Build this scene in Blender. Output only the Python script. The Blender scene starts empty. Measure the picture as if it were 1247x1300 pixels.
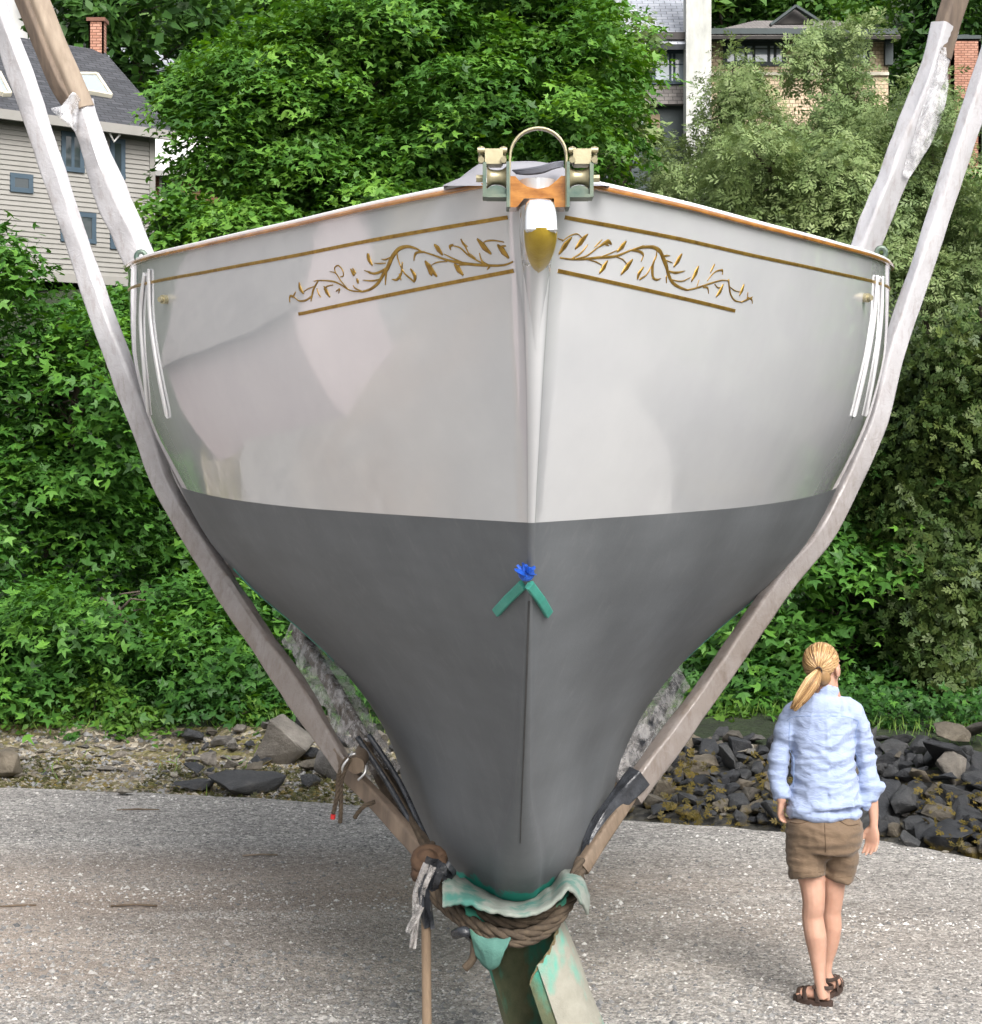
import bpy, bmesh, math, random
import numpy as np
from mathutils import Vector, Matrix, noise
R = math.radians
SC = bpy.context.scene
# ------------------------------------------------------------------ camera, sky, sun, exposure
F, CX, HZ, H = 2250.0, 623.5, 560.0, 2.63
cam_d = bpy.data.cameras.new('camera'); cam = bpy.data.objects.new('camera', cam_d)
SC.collection.objects.link(cam); SC.camera = cam
cam.location = (0, 0, H); cam.rotation_euler = (R(90), 0, 0)
cam_d.sensor_fit = 'HORIZONTAL'; cam_d.sensor_width = 36; cam_d.lens = F / 1247 * 36
cam_d.shift_y = -(HZ - 650) / 1247 * -1 * -1
cam_d.shift_y = (HZ - 650) / 1247
cam_d.clip_end = 2000; cam_d.clip_start = .1
SUN_EL, SUN_AZ = 42, 158     # azimuth: clockwise from +Y (the way the camera looks)
w = bpy.data.worlds.new('World'); SC.world = w; w.use_nodes = True
nt = w.node_tree; bg = nt.nodes['Background']
sky = nt.nodes.new('ShaderNodeTexSky'); sky.sky_type = 'NISHITA'; sky.sun_disc = False
sky.sun_elevation = R(SUN_EL); sky.sun_rotation = R(SUN_AZ); sky.dust_density = 6; sky.air_density = 1.0; sky.ozone_density = .6
hs = nt.nodes.new('ShaderNodeHueSaturation'); hs.inputs['Saturation'].default_value = .45
hs.inputs['Saturation'].default_value = .75; hs.inputs['Value'].default_value = .8
h2 = nt.nodes.new('ShaderNodeHueSaturation'); h2.inputs['Saturation'].default_value = .10; h2.inputs['Value'].default_value = 1.45
tc = nt.nodes.new('ShaderNodeTexCoord'); mp = nt.nodes.new('ShaderNodeMapping'); mp.inputs['Scale'].default_value = (1, 1, 2.6)
cn = nt.nodes.new('ShaderNodeTexNoise'); cn.inputs['Scale'].default_value = 2.1; cn.inputs['Detail'].default_value = 7; cn.inputs['Roughness'].default_value = .58; cn.inputs['Distortion'].default_value = .6
cr = nt.nodes.new('ShaderNodeValToRGB'); cr.color_ramp.elements[0].position = .40; cr.color_ramp.elements[1].position = .56
mxw = nt.nodes.new('ShaderNodeMix'); mxw.data_type = 'RGBA'
nt.links.new(tc.outputs['Generated'], mp.inputs[0]); nt.links.new(mp.outputs[0], cn.inputs[0]); nt.links.new(cn.outputs[0], cr.inputs[0]); nt.links.new(cr.outputs[0], mxw.inputs[0])
nt.links.new(sky.outputs[0], hs.inputs['Color']); nt.links.new(sky.outputs[0], h2.inputs['Color']); nt.links.new(hs.outputs[0], mxw.inputs[6]); nt.links.new(h2.outputs[0], mxw.inputs[7]); nt.links.new(mxw.outputs[2], bg.inputs[0])
bg.inputs[1].default_value = .13
sd = bpy.data.lights.new('sun', 'SUN'); sd.energy = 1.3; sd.angle = R(34); sd.color = (1, .975, .95)
so = bpy.data.objects.new('sun', sd); SC.collection.objects.link(so)
a, e = R(SUN_AZ), R(SUN_EL)
so.rotation_euler = Vector((math.sin(a) * math.cos(e), math.cos(a) * math.cos(e), math.sin(e))).to_track_quat('Z', 'Y').to_euler()
so.location = (0, 0, 30)
SC.view_settings.view_transform = 'Standard'; SC.view_settings.look = 'None'
SC.view_settings.gamma = 1; SC.view_settings.exposure = 1.0
SC.cycles.max_bounces = 6; SC.cycles.diffuse_bounces = 3; SC.cycles.glossy_bounces = 3; SC.cycles.transparent_max_bounces = 6

# ------------------------------------------------------------------ helpers
def P(px, py, Y): return Vector(((px - CX) / F * Y, Y, H + (HZ - py) / F * Y))
def tag(o, label=None, cat=None, group=None, kind=None):
    if label: o['label'] = label
    if cat: o['category'] = cat
    if group: o['group'] = group
    if kind: o['kind'] = kind
    return o
def empty(name, loc=(0, 0, 0), label=None, cat=None, group=None):
    o = bpy.data.objects.new(name, None); SC.collection.objects.link(o); o.location = loc
    o.empty_display_size = .1
    return tag(o, label, cat, group)
def link(name, me, mat=None, parent=None):
    o = bpy.data.objects.new(name, me); SC.collection.objects.link(o)
    if mat is not None and not me.materials:
        for m in (mat if isinstance(mat, (list, tuple)) else [mat]): me.materials.append(m)
    if parent is not None:
        o.parent = parent
        if parent.type == 'EMPTY': o.matrix_parent_inverse = Matrix.Translation(parent.location).inverted()
    return o
class MB:
    def __init__(s): s.v = []; s.f = []; s.m = []; s.mi = 0
    def add(s, vs, fs):
        n = len(s.v); s.v += [tuple(v) for v in vs]
        for f in fs: s.f.append([i + n for i in f]); s.m.append(s.mi)
    def box(s, c, d, rot=None):
        c = Vector(c); hx, hy, hz = d[0] / 2, d[1] / 2, d[2] / 2
        vs = [Vector((x * hx, y * hy, z * hz)) for x in (-1, 1) for y in (-1, 1) for z in (-1, 1)]
        if rot is not None: vs = [rot @ v for v in vs]
        s.add([c + v for v in vs], [(0, 1, 3, 2), (4, 6, 7, 5), (0, 4, 5, 1), (2, 3, 7, 6), (0, 2, 6, 4), (1, 5, 7, 3)])
    def sweep(s, pts, prof, up=Vector((0, 0, 1)), scale=None, roll=None, cap=True):
        """prof: list of (a,b) in the (side, normal) frame; scale(i, n) -> factor or (fa, fb)"""
        pts = [Vector(p) for p in pts]; n = len(pts); k = len(prof); vs = []; prev = None
        for i, p in enumerate(pts):
            t = (pts[min(i + 1, n - 1)] - pts[max(i - 1, 0)]).normalized()
            u = up if not callable(up) else up(i)
            if prev is not None and not callable(up): u = prev
            sd_ = t.cross(u)
            if sd_.length < 1e-4: sd_ = t.cross(Vector((1, 0, 0)))
            sd_.normalize(); nn = sd_.cross(t).normalized(); prev = nn
            if roll: 
                q = Matrix.Rotation(roll(i, n), 3, t); a_, b_ = q @ sd_, q @ nn
            else: a_, b_ = sd_, nn
            fa = fb = 1.0
            if scale:
                r = scale(i, n); fa, fb = r if isinstance(r, tuple) else (r, r)
            for (x, y) in prof: vs.append(p + a_ * (x * fa) + b_ * (y * fb))
        fs = []
        for i in range(n - 1):
            for j in range(k):
                j2 = (j + 1) % k
                fs.append((i * k + j, i * k + j2, (i + 1) * k + j2, (i + 1) * k + j))
        if cap: fs.append(list(range(k))[::-1]); fs.append([(n - 1) * k + j for j in range(k)])
        s.add(vs, fs)
    def tube(s, pts, r, k=8, scale=None, **kw):
        s.sweep(pts, [(math.cos(2 * math.pi * j / k) * r, math.sin(2 * math.pi * j / k) * r) for j in range(k)], scale=scale, **kw)
    def grid(s, rows, closed=False):
        n = len(rows[0]); vs = [p for r in rows for p in r]; fs = []
        for i in range(len(rows) - 1):
            for j in range(n if closed else n - 1):
                j2 = (j + 1) % n; fs.append((i * n + j, i * n + j2, (i + 1) * n + j2, (i + 1) * n + j))
        s.add(vs, fs)
    def ball(s, c, r, nu=12, nv=8, rot=None):
        c = Vector(c); r = Vector(r) if hasattr(r, '__len__') else Vector((r, r, r)); rows = []
        for i in range(nv + 1):
            th = math.pi * i / nv
            row = []
            for j in range(nu):
                ph = 2 * math.pi * j / nu
                v = Vector((r.x * math.sin(th) * math.cos(ph), r.y * math.sin(th) * math.sin(ph), r.z * math.cos(th)))
                row.append(c + (rot @ v if rot is not None else v))
            rows.append(row)
        s.grid(rows, True)
    def prism(s, poly, off):
        off = Vector(off); n = len(poly); vs = [Vector(p) for p in poly] + [Vector(p) + off for p in poly]
        s.add(vs, [list(range(n)), [n + i for i in range(n)][::-1]] + [(i, (i + 1) % n + 0, (i + 1) % n + n, i + n) for i in range(n)])
    def mesh(s, name, smooth=False, merge=0, fixn=True):
        me = bpy.data.meshes.new(name); me.from_pydata(s.v, [], s.f)
        if any(s.m): me.polygons.foreach_set('material_index', s.m)
        if merge or fixn:
            bm = bmesh.new(); bm.from_mesh(me)
            if merge: bmesh.ops.remove_doubles(bm, verts=bm.verts, dist=merge)
            if fixn: bmesh.ops.recalc_face_normals(bm, faces=bm.faces)
            bm.to_mesh(me); bm.free()
        if smooth:
            me.polygons.foreach_set('use_smooth', [True] * len(me.polygons))
            if smooth is not True: me.set_sharp_from_angle(angle=R(smooth))
        me.update(); return me
    def obj(s, name, mat, parent=None, smooth=False, merge=0, fixn=True):
        return link(name, s.mesh(name, smooth, merge, fixn), mat, parent)
def catmull(pts, n=6):
    pts = [Vector(p) for p in pts]; out = []
    for i in range(len(pts) - 1):
        p0, p1, p2, p3 = pts[max(i - 1, 0)], pts[i], pts[i + 1], pts[min(i + 2, len(pts) - 1)]
        for j in range(n):
            t = j / n
            out.append(.5 * ((2 * p1) + (-p0 + p2) * t + (2 * p0 - 5 * p1 + 4 * p2 - p3) * t * t + (-p0 + 3 * p1 - 3 * p2 + p3) * t ** 3))
    out.append(pts[-1]); return out
def rrect(w_, h_, r=.25, k=3):
    out = []; rr = r * min(w_, h_)
    for (sx, sy, a0) in ((1, 1, 0), (-1, 1, 90), (-1, -1, 180), (1, -1, 270)):
        for j in range(k + 1):
            a_ = R(a0 + 90 * j / k)
            out.append((sx * (w_ / 2 - rr) + math.cos(a_) * rr, sy * (h_ / 2 - rr) + math.sin(a_) * rr))
    return out
# ------------------------------------------------------------------ materials
def new_mat(name):
    m = bpy.data.materials.new(name); m.use_nodes = True; return m, m.node_tree, m.node_tree.nodes['Principled BSDF']
def N(nt, t, **kw):
    n = nt.nodes.new(t)
    for k, v in kw.items():
        if k in n.inputs: n.inputs[k].default_value = v
        else: setattr(n, k, v)
    return n
def ramp(nt, src, stops, interp='LINEAR'):
    r = nt.nodes.new('ShaderNodeValToRGB'); e = r.color_ramp; e.interpolation = interp
    while len(e.elements) < len(stops): e.elements.new(.5)
    for el, (p_, c) in zip(e.elements, stops): el.position = p_; el.color = (*c, 1) if len(c) == 3 else c
    nt.links.new(src, r.inputs[0]); return r.outputs[0]
def mix(nt, f, a_, b_, mode='MIX'):
    m = nt.nodes.new('ShaderNodeMix'); m.data_type = 'RGBA'; m.blend_type = mode; m.clamp_factor = True
    for s_, v in ((m.inputs[0], f), (m.inputs[6], a_), (m.inputs[7], b_)):
        if hasattr(v, 'links') or hasattr(v, 'is_linked'): nt.links.new(v, s_)
        elif isinstance(v, (int, float)): s_.default_value = v
        else: s_.default_value = (*v, 1)
    return m.outputs[2]
def coords(nt, kind='Object', scale=None):
    t = nt.nodes.new('ShaderNodeTexCoord'); o = t.outputs[kind]
    if scale:
        m = nt.nodes.new('ShaderNodeMapping'); m.inputs['Scale'].default_value = scale; nt.links.new(o, m.inputs[0]); o = m.outputs[0]
    return o
def noi(nt, vec, scale, detail=4, rough=.6, out=0, dist=0):
    n = N(nt, 'ShaderNodeTexNoise', Scale=scale, Detail=detail, Roughness=rough, Distortion=dist); nt.links.new(vec, n.inputs['Vector']); return n.outputs[out]
def bump(nt, b, h, strength=.4, dist=.01):
    n = N(nt, 'ShaderNodeBump', Strength=strength, Distance=dist); nt.links.new(h, n.inputs['Height']); nt.links.new(n.outputs[0], b.inputs['Normal']); return n
def simple(name, c1, c2=None, scale=8, rough=.6, metal=0, bs=.2, bscale=None, coat=0, spec=.5, stretch=(1, 1, 1), bdist=.005):
    m, t, b = new_mat(name); co = coords(t, 'Object', stretch)
    c2 = c2 or tuple(x * .75 for x in c1)
    f = noi(t, co, scale, 5)
    t.links.new(ramp(t, f, [(.3, c1), (.7, c2)]), b.inputs['Base Color'])
    b.inputs['Roughness'].default_value = rough; b.inputs['Metallic'].default_value = metal
    b.inputs['Coat Weight'].default_value = coat; b.inputs['Coat Roughness'].default_value = .05; b.inputs['Specular IOR Level'].default_value = spec
    if bs: bump(t, b, noi(t, co, bscale or scale * 6, 4), bs, bdist)
    return m
M = {}
# ------------------------------------------------------------------ ground
def interp(x, xs, ys): return float(np.interp(x, xs, ys))
EX = [(-300, 1000), (0, 1000), (300, 1011), (560, 1030), (800, 1041), (1100, 1064), (1247, 1092), (1500, 1140)]
_ex = [P(px, py, H * F / (py - HZ)) for px, py in EX]
def edgeY(X): return interp(X, [p.x for p in _ex], [p.y for p in _ex]) + .12 * noise.noise(Vector((X * 1.3, 0, 3))) + .07 * noise.noise(Vector((X * 4.1, 0, 7)))
def sstep(a_, b_, x):
    t = min(1, max(0, (x - a_) / (b_ - a_))); return t * t * (3 - 2 * t)
def shoreZ(X, d):
    """height d metres beyond the yard's edge"""
    k = sstep(-.5, 1.2, X)
    zl = interp(d, [0, .15, .8, 2.9, 3.5, 5, 9, 14, 31, 50, 70, 100, 150, 200], [0, -.06, -.26, -.24, -.04, .08, .7, 2.2, 6.3, 9, 15, 27, 45, 52])
    zr = interp(d, [0, .15, .7, 1.2, 3.4, 4.4, 6, 9, 14, 31, 50, 70, 100, 150, 200], [0, -.08, -.42, -.4, .02, .08, .14, .5, 2.0, 6.3, 8.6, 15, 27, 45, 52])
    z = zl * (1 - k) + zr * k
    return z
def groundZ(X, Y):
    d = Y - edgeY(X)
    n = .05 * noise.noise(Vector((X * .35, Y * .35, 0))) * (1 if d < 0 else 1)
    if d < 0: return .015 * noise.noise(Vector((X * .5, Y * .5, 0))) 
    return shoreZ(X, d) + min(1, d / .3) * (.05 * noise.noise(Vector((X * 1.1, Y * 1.1, 0))) + min(1, d / 8) * .5 * noise.noise(Vector((X * .12, Y * .12, 5))))
def ground_mat():
    m, t, b = new_mat('gravel'); co = coords(t, 'Object')
    v1 = N(t, 'ShaderNodeTexVoronoi', Scale=42); t.links.new(co, v1.inputs['Vector'])
    v2 = N(t, 'ShaderNodeTexVoronoi', Scale=95); t.links.new(co, v2.inputs['Vector'])
    s1 = t.nodes.new('ShaderNodeSeparateColor'); t.links.new(v1.outputs['Color'], s1.inputs[0])
    s2 = t.nodes.new('ShaderNodeSeparateColor'); t.links.new(v2.outputs['Color'], s2.inputs[0])
    st = [(0, (.075, .075, .075)), (.28, (.18, .18, .178)), (.5, (.275, .272, .267)), (.75, (.36, .354, .343)), (.92, (.46, .45, .435)), (1, (.68, .67, .65))]
    c1 = ramp(t, s1.outputs[0], st); c2 = ramp(t, s2.outputs[1], st)
    big = noi(t, coords(t, 'Object', (.5, 1.1, 1)), .55, 5, .6)
    fine = mix(t, .5, c1, c2)
    dirt = ramp(t, noi(t, co, 30, 6), [(.3, (.25, .215, .18)), (.7, (.44, .385, .335))])
    # worn sandy patches where the stones are trodden into reddish dirt
    sx = t.nodes.new('ShaderNodeSeparateXYZ'); t.links.new(co, sx.inputs[0])
    dm = ramp(t, big, [(.42, (0, 0, 0)), (.62, (1, 1, 1))])
    mY = N(t, 'ShaderNodeMapRange'); mY.inputs[1].default_value = 7.9; mY.inputs[2].default_value = 8.9; t.links.new(sx.outputs[1], mY.inputs[0])
    mY2 = N(t, 'ShaderNodeMapRange'); mY2.inputs[1].default_value = 11.6; mY2.inputs[2].default_value = 10.4; t.links.new(sx.outputs[1], mY2.inputs[0])
    mX = N(t, 'ShaderNodeMapRange'); mX.inputs[1].default_value = 3.4; mX.inputs[2].default_value = -.6; t.links.new(sx.outputs[0], mX.inputs[0])
    def mul(p_, q_):
        n = N(t, 'ShaderNodeMath', operation='MULTIPLY'); t.links.new(p_, n.inputs[0])
        if isinstance(q_, float): n.inputs[1].default_value = q_
        else: t.links.new(q_, n.inputs[1])
        return n.outputs[0]
    add = N(t, 'ShaderNodeMath', operation='ADD'); t.links.new(mul(dm, .5), add.inputs[0]); add.inputs[1].default_value = .38
    msk = mul(mul(mul(mY.outputs[0], mY2.outputs[0]), mX.outputs[0]), add.outputs[0])
    base = mix(t, mul(msk, .75), fine, dirt)
    red = mix(t, mul(msk, .5), base, (1.0, .84, .74), 'MULTIPLY')
    tone = ramp(t, noi(t, coords(t, 'Object', (.35, 1.6, 1)), 1.1, 6, .65), [(.25, (.76, .73, .70)), (.55, (1, .975, .94)), (.8, (1.2, 1.16, 1.10))])
    col = mix(t, 1.0, red, tone, 'MULTIPLY')
    # pale shell streaks
    wv = noi(t, coords(t, 'Object', (.5, 3.2, 1)), 1.0, 3, .5)
    wm = ramp(t, wv, [(.60, (0, 0, 0)), (.70, (1, 1, 1))])
    sp = ramp(t, s2.outputs[2], [(.70, (0, 0, 0)), (.74, (1, 1, 1))])
    col = mix(t, mul(mul(wm, sp), .5), col, (.72, .70, .67))
    t.links.new(col, b.inputs['Base Color']); b.inputs['Roughness'].default_value = .9; b.inputs['Specular IOR Level'].default_value = .25
    hh = N(t, 'ShaderNodeMath', operation='ADD'); t.links.new(v1.outputs['Distance'], hh.inputs[0]); t.links.new(v2.outputs['Distance'], hh.inputs[1])
    iv = N(t, 'ShaderNodeMath', operation='SUBTRACT'); iv.inputs[0].default_value = 1.5; t.links.new(hh.outputs[0], iv.inputs[1])
    bump(t, b, iv.outputs[0], .6, .010)
    return m
def shore_mat():
    m, t, b = new_mat('foreshore'); co = coords(t, 'Object')
    v = N(t, 'ShaderNodeTexVoronoi', Scale=17); t.links.new(coords(t, 'Object', (1, .8, 1)), v.inputs['Vector'])
    s = t.nodes.new('ShaderNodeSeparateColor'); t.links.new(v.outputs['Color'], s.inputs[0])
    c = ramp(t, s.outputs[0], [(0, (.035, .035, .03)), (.4, (.12, .10, .07)), (.7, (.24, .20, .145)), (1, (.45, .41, .34))])
    weed = ramp(t, noi(t, coords(t, 'Object', (.6, 2.2, 1)), 1.6, 6, .7), [(.42, (0, 0, 0)), (.6, (1, 1, 1))])
    c2 = ramp(t, noi(t, co, 40, 4), [(.3, (.05, .055, .012)), (.7, (.17, .14, .04))])
    sx = t.nodes.new('ShaderNodeSeparateXYZ'); t.links.new(co, sx.inputs[0]); mr = N(t, 'ShaderNodeMapRange'); mr.inputs[1].default_value = -.9; mr.inputs[2].default_value = .6; t.links.new(sx.outputs[0], mr.inputs[0])
    dk = ramp(t, noi(t, co, 9, 6), [(.35, (.012, .013, .014)), (.6, (.035, .033, .025)), (.75, (.12, .09, .02))])
    t.links.new(mix(t, mr.outputs[0], mix(t, weed, c, c2), dk), b.inputs['Base Color']); b.inputs['Roughness'].default_value = .75
    bump(t, b, v.outputs['Distance'], .8, -.03)
    return m
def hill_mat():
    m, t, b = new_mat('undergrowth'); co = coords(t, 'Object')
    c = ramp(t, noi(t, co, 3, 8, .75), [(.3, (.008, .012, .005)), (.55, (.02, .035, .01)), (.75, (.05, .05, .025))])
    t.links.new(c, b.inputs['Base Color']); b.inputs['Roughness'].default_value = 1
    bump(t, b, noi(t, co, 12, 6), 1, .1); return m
M['gravel'] = ground_mat(); M['shore'] = shore_mat(); M['hill'] = hill_mat()
xs = [-120, -80, -50, -30, -20, -14, -10] + [round(-8 + .2 * i, 2) for i in range(81)] + [10, 14, 20, 30, 50, 80, 120]
def sheet(name, offs, mat, absY=None):
    mb = MB(); rows = []
    for d in offs:
        row = []
        for x in xs:
            Y = edgeY(x) + d
            row.append((x, Y, groundZ(x, Y) if d != 0 else 0))
        rows.append(row)
    mb.grid(rows); o = mb.obj(name, mat, smooth=True, fixn=False)
    if o.data.polygons[0].normal.z < 0: o.data.flip_normals()
    return o
tag(sheet('ground', [-140, -80, -40, -25, -18, -14] + [-12 + .4 * i for i in range(31)], M['gravel']), kind='structure')
tag(sheet('foreshore', [.0, .05, .1, .2, .3, .45, .6] + [.8 + .2 * i for i in range(14)], M['shore']), kind='structure')
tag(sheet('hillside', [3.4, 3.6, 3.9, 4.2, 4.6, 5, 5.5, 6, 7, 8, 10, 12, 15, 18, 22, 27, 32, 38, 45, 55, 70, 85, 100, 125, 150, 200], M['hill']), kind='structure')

# ------------------------------------------------------------------ the hull as a function
def pchip(xs_, ys_):
    xs_ = np.array(xs_, float); ys_ = np.array(ys_, float); h = np.diff(xs_); d = np.diff(ys_) / h; m_ = np.zeros(len(xs_))
    m_[0], m_[-1] = d[0], d[-1]
    for i in range(1, len(xs_) - 1):
        if d[i - 1] * d[i] > 0:
            w1, w2 = 2 * h[i] + h[i - 1], h[i] + 2 * h[i - 1]; m_[i] = (w1 + w2) / (w1 / d[i - 1] + w2 / d[i])
    def f(x):
        x = min(max(x, xs_[0]), xs_[-1]); i = min(int(np.searchsorted(xs_, x, 'right')) - 1, len(h) - 1); t = (x - xs_[i]) / h[i]
        return float((2 * t**3 - 3 * t * t + 1) * ys_[i] + (t**3 - 2 * t * t + t) * h[i] * m_[i] + (-2 * t**3 + 3 * t * t) * ys_[i + 1] + (t**3 - t * t) * h[i] * m_[i + 1])
    return f
Ye = pchip([.62, .64, .72, .85, 1.05, 1.3, 1.6, 1.95, 2.36, 2.75, 3.1, 3.5], [7.62, 7.55, 7.38, 7.2, 7.0, 6.78, 6.5, 6.2, 5.9, 5.66, 5.50, 5.34])
HM = pchip([.62, .64, .68, .74, .83, 1.1, 1.34, 1.535, 1.69, 1.946, 2.12, 2.407, 2.747, 3.06, 3.5], [0, .30, .39, .445, .485, .56, .69, .86, 1.03, 1.33, 1.49, 1.655, 1.80, 1.866, 1.885])
WS = pchip([.62, .7, .9, 1.3, 2.3, 2.7, 3.15, 3.3, 3.5], [.0, .09, .10, .035, .014, .024, .046, .055, .055])
PE = pchip([.62, .9, 1.3, 1.7, 2.36, 3.5], [3.4, 2.3, 1.5, 1.25, 1.38, 1.46])
ZS = pchip([5.3, 6, 6.6, 7.2, 7.8, 8.4, 8.8, 12.8], [3.43, 3.427, 3.419, 3.424, 3.44, 3.46, 3.475, 3.6])
ZW = pchip([5.3, 7, 7.7, 8.4, 8.8, 12.8], [2.357, 2.36, 2.373, 2.399, 2.412, 2.45])
YM, YA = 8.8, 11.6
def xc(Y): return .143 - .017 * (Y - 5.4)
def zdelta(zn, Y):
    a_, b_ = ZW(Y) - 2.36, ZS(Y) - 3.42
    if zn < 1.9: return 0
    if zn < 2.36: return a_ * (zn - 1.9) / .46
    return a_ + (b_ - a_) * (zn - 2.36) / 1.06
def hb_nom(zn, Y):
    y0 = Ye(zn); w0 = WS(zn); m_ = HM(zn); y0 += w0 * 1.2
    w0 = min(w0, m_)
    if Y <= y0: return w0 if Y > y0 - w0 * 1.2 else 0
    if Y <= YM:
        t = (Y - y0) / (YM - y0); return w0 + (m_ - w0) * (1 - (1 - t) ** PE(zn))
    t = (Y - YM) / (YA - YM); return m_ * (1 - .38 * t ** 2.2)
def nomz(z, Y):
    zn = z
    for _ in range(4): zn = z - zdelta(zn, Y)
    return zn
def hb(z, Y): return hb_nom(nomz(z, Y), Y)
def on_hull(px, py, side):
    lo = 5.35
    def g(Y):
        p = P(px, py, Y); return abs(p.x - xc(Y)) - hb(p.z, Y)
    Y = lo
    while Y < 9.2 and not (g(Y) <= 0 and (P(px, py, Y).x - xc(Y)) * side >= -.02): Y += .03
    a_, b_ = Y - .03, Y
    for _ in range(14):
        m_ = (a_ + b_) / 2
        if g(m_) <= 0: b_ = m_
        else: a_ = m_
    return P(px, py, b_)
def hpt(side, z, Y, off=0):
    h_ = hb(z, Y); p = Vector((xc(Y) + side * h_, Y, z))
    if off: p += hnorm(side, z, Y) * off
    return p
def hnorm(side, z, Y):
    e_ = .01; dx_dz = (hb(z + e_, Y) - hb(z - e_, Y)) / (2 * e_); dx_dy = (hb(z, Y + e_) - hb(z, Y - e_)) / (2 * e_)
    return Vector((side, -dx_dy, -dx_dz)).normalized()
# ------------------------------------------------------------------ boat
def paint_mat():
    m, t, b = new_mat('white_topside_paint'); co = coords(t, 'Object')
    t.links.new(ramp(t, noi(t, co, 2.2, 5), [(.3, (.475, .485, .505)), (.7, (.525, .535, .55))]), b.inputs['Base Color'])
    b.inputs['Roughness'].default_value = .07; b.inputs['Specular IOR Level'].default_value = .8; b.inputs['Coat Weight'].default_value = 1; b.inputs['Coat IOR'].default_value = 1.75; b.inputs['Coat Roughness'].default_value = .035
    bump(t, b, noi(t, co, 1.9, 3, .5), .22, .03); return m
def bottom_mat():
    m, t, b = new_mat('grey_antifouling'); co = coords(t, 'Object')
    base = ramp(t, noi(t, coords(t, 'Object', (1, 1, .35)), 4, 7, .7), [(.25, (.106, .115, .124)), (.75, (.130, .140, .150))])
    st = ramp(t, noi(t, coords(t, 'Object', (6, 6, .8)), 3, 6, .7), [(.55, (0, 0, 0)), (.85, (.28, .28, .28))])
    c = mix(t, st, base, (.23, .235, .24))
    # green undercoat showing where the paint stops short of the keel pads
    s = t.nodes.new('ShaderNodeSeparateXYZ'); t.links.new(co, s.inputs[0])
    nz = noi(t, co, 6, 5, .7)
    ad = N(t, 'ShaderNodeMath', operation='MULTIPLY_ADD'); t.links.new(nz, ad.inputs[0]); ad.inputs[1].default_value = .22; t.links.new(s.outputs[2], ad.inputs[2])
    gm = ramp(t, ad.outputs[0], [(.86, (1, 1, 1)), (.88, (0, 0, 0))])
    c = mix(t, gm, c, (.012, .30, .235))
    dk = ramp(t, noi(t, coords(t, 'Object', (.7, .7, 3)), 2.5, 5), [(.35, (.92, .92, .92)), (.65, (1.05, 1.05, 1.05))])
    c = mix(t, 1, c, dk, 'MULTIPLY')
    v_ = N(t, 'ShaderNodeTexWave', Scale=.55, Distortion=3, Detail=3); v_.inputs['Detail Scale'].default_value = 1.5; v_.bands_direction = 'DIAGONAL'; t.links.new(co, v_.inputs['Vector']); c = mix(t, 1, c, ramp(t, v_.outputs['Fac'], [(0, (.9, .9, .9)), (.5, (1, 1, 1)), (1, (1.08, 1.08, 1.08))]), 'MULTIPLY')
    t.links.new(c, b.inputs['Base Color']); b.inputs['Roughness'].default_value = .62; b.inputs['Specular IOR Level'].default_value = .35
    bump(t, b, noi(t, coords(t, 'Object', (1, 1, 2)), 60, 4), .12, .004); return m
M['paint'] = paint_mat(); M['bottom'] = bottom_mat()
def gold_mat():
    m, t, b = new_mat('gold_leaf'); co = coords(t, 'Object')
    t.links.new(ramp(t, noi(t, co, 30, 4), [(.3, (.24, .135, .025)), (.7, (.46, .29, .06))]), b.inputs['Base Color'])
    b.inputs['Metallic'].default_value = .75; b.inputs['Roughness'].default_value = .38; bump(t, b, noi(t, co, 60, 3), .5, .003); return m
M['gold'] = gold_mat()
M['varnish'] = simple('varnished_wood', (.20, .07, .015), (.46, .21, .05), 16, .18, coat=.8, bs=.05, stretch=(1, .3, 3))
M['bronze'] = simple('weathered_bronze', (.30, .27, .17), (.42, .38, .25), 14, .42, metal=.55, bs=.3, bscale=90, bdist=.002)
M['verdigris'] = simple('dark_patinated_bronze', (.06, .10, .085), (.14, .17, .13), 16, .5, metal=.45, bs=.3, bscale=80, bdist=.002)
M['green_fit'] = simple('green_bronze', (.03, .22, .17), (.05, .30, .24), 14, .5, bs=.2)
M['canvas'] = simple('grey_canvas', (.20, .20, .22), (.26, .26, .285), 6, .85, bs=.1, bscale=200, bdist=.001)
M['white_rubber'] = simple('white_sleeve', (.72, .72, .73), (.78, .78, .8), 5, .35, bs=.1)
M['blue_tape'] = simple('blue_tape', (.008, .055, .33), (.012, .09, .45), 10, .4, bs=.3)

boat = empty('sailboat', (.1, 8.8, .6), 'white sailboat with grey bottom paint hoisted in slings, bow towards the viewer', 'sailboat')
zs_top = sorted(set([2.36 + (3.42 - 2.36) * i / 24 for i in range(25)]))
zs_bot = [.62, .63, .64, .66, .69, .73, .78, .85, .93, 1.02] + [1.1 + (2.36 - 1.1) * i / 20 for i in range(21)]
tcols = [(i / 34) ** 1.15 for i in range(35)]
def hull_row(zn):
    half = []; w0 = min(WS(zn), HM(zn)); y0 = Ye(zn)
    for k in range(5):
        a_ = R(90 * k / 5); half.append((w0 * math.sin(a_), y0 + w0 * 1.2 * (1 - math.cos(a_))))
    y1 = y0 + w0 * 1.2
    for t in tcols:
        Y = y1 + (YM - y1) * t; half.append((hb_nom(zn, Y), Y))
    for i in range(1, 15):
        Y = YM + (YA - YM) * i / 14; half.append((hb_nom(zn, Y), Y))
    half.append((0, YA + .02))
    def mk(s_, h_, Y): return (xc(Y) + s_ * h_, Y, zn + zdelta(zn, Y))
    return [mk(-1, *q) for q in half[::-1]] + [mk(1, *q) for q in half[1:]]
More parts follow.
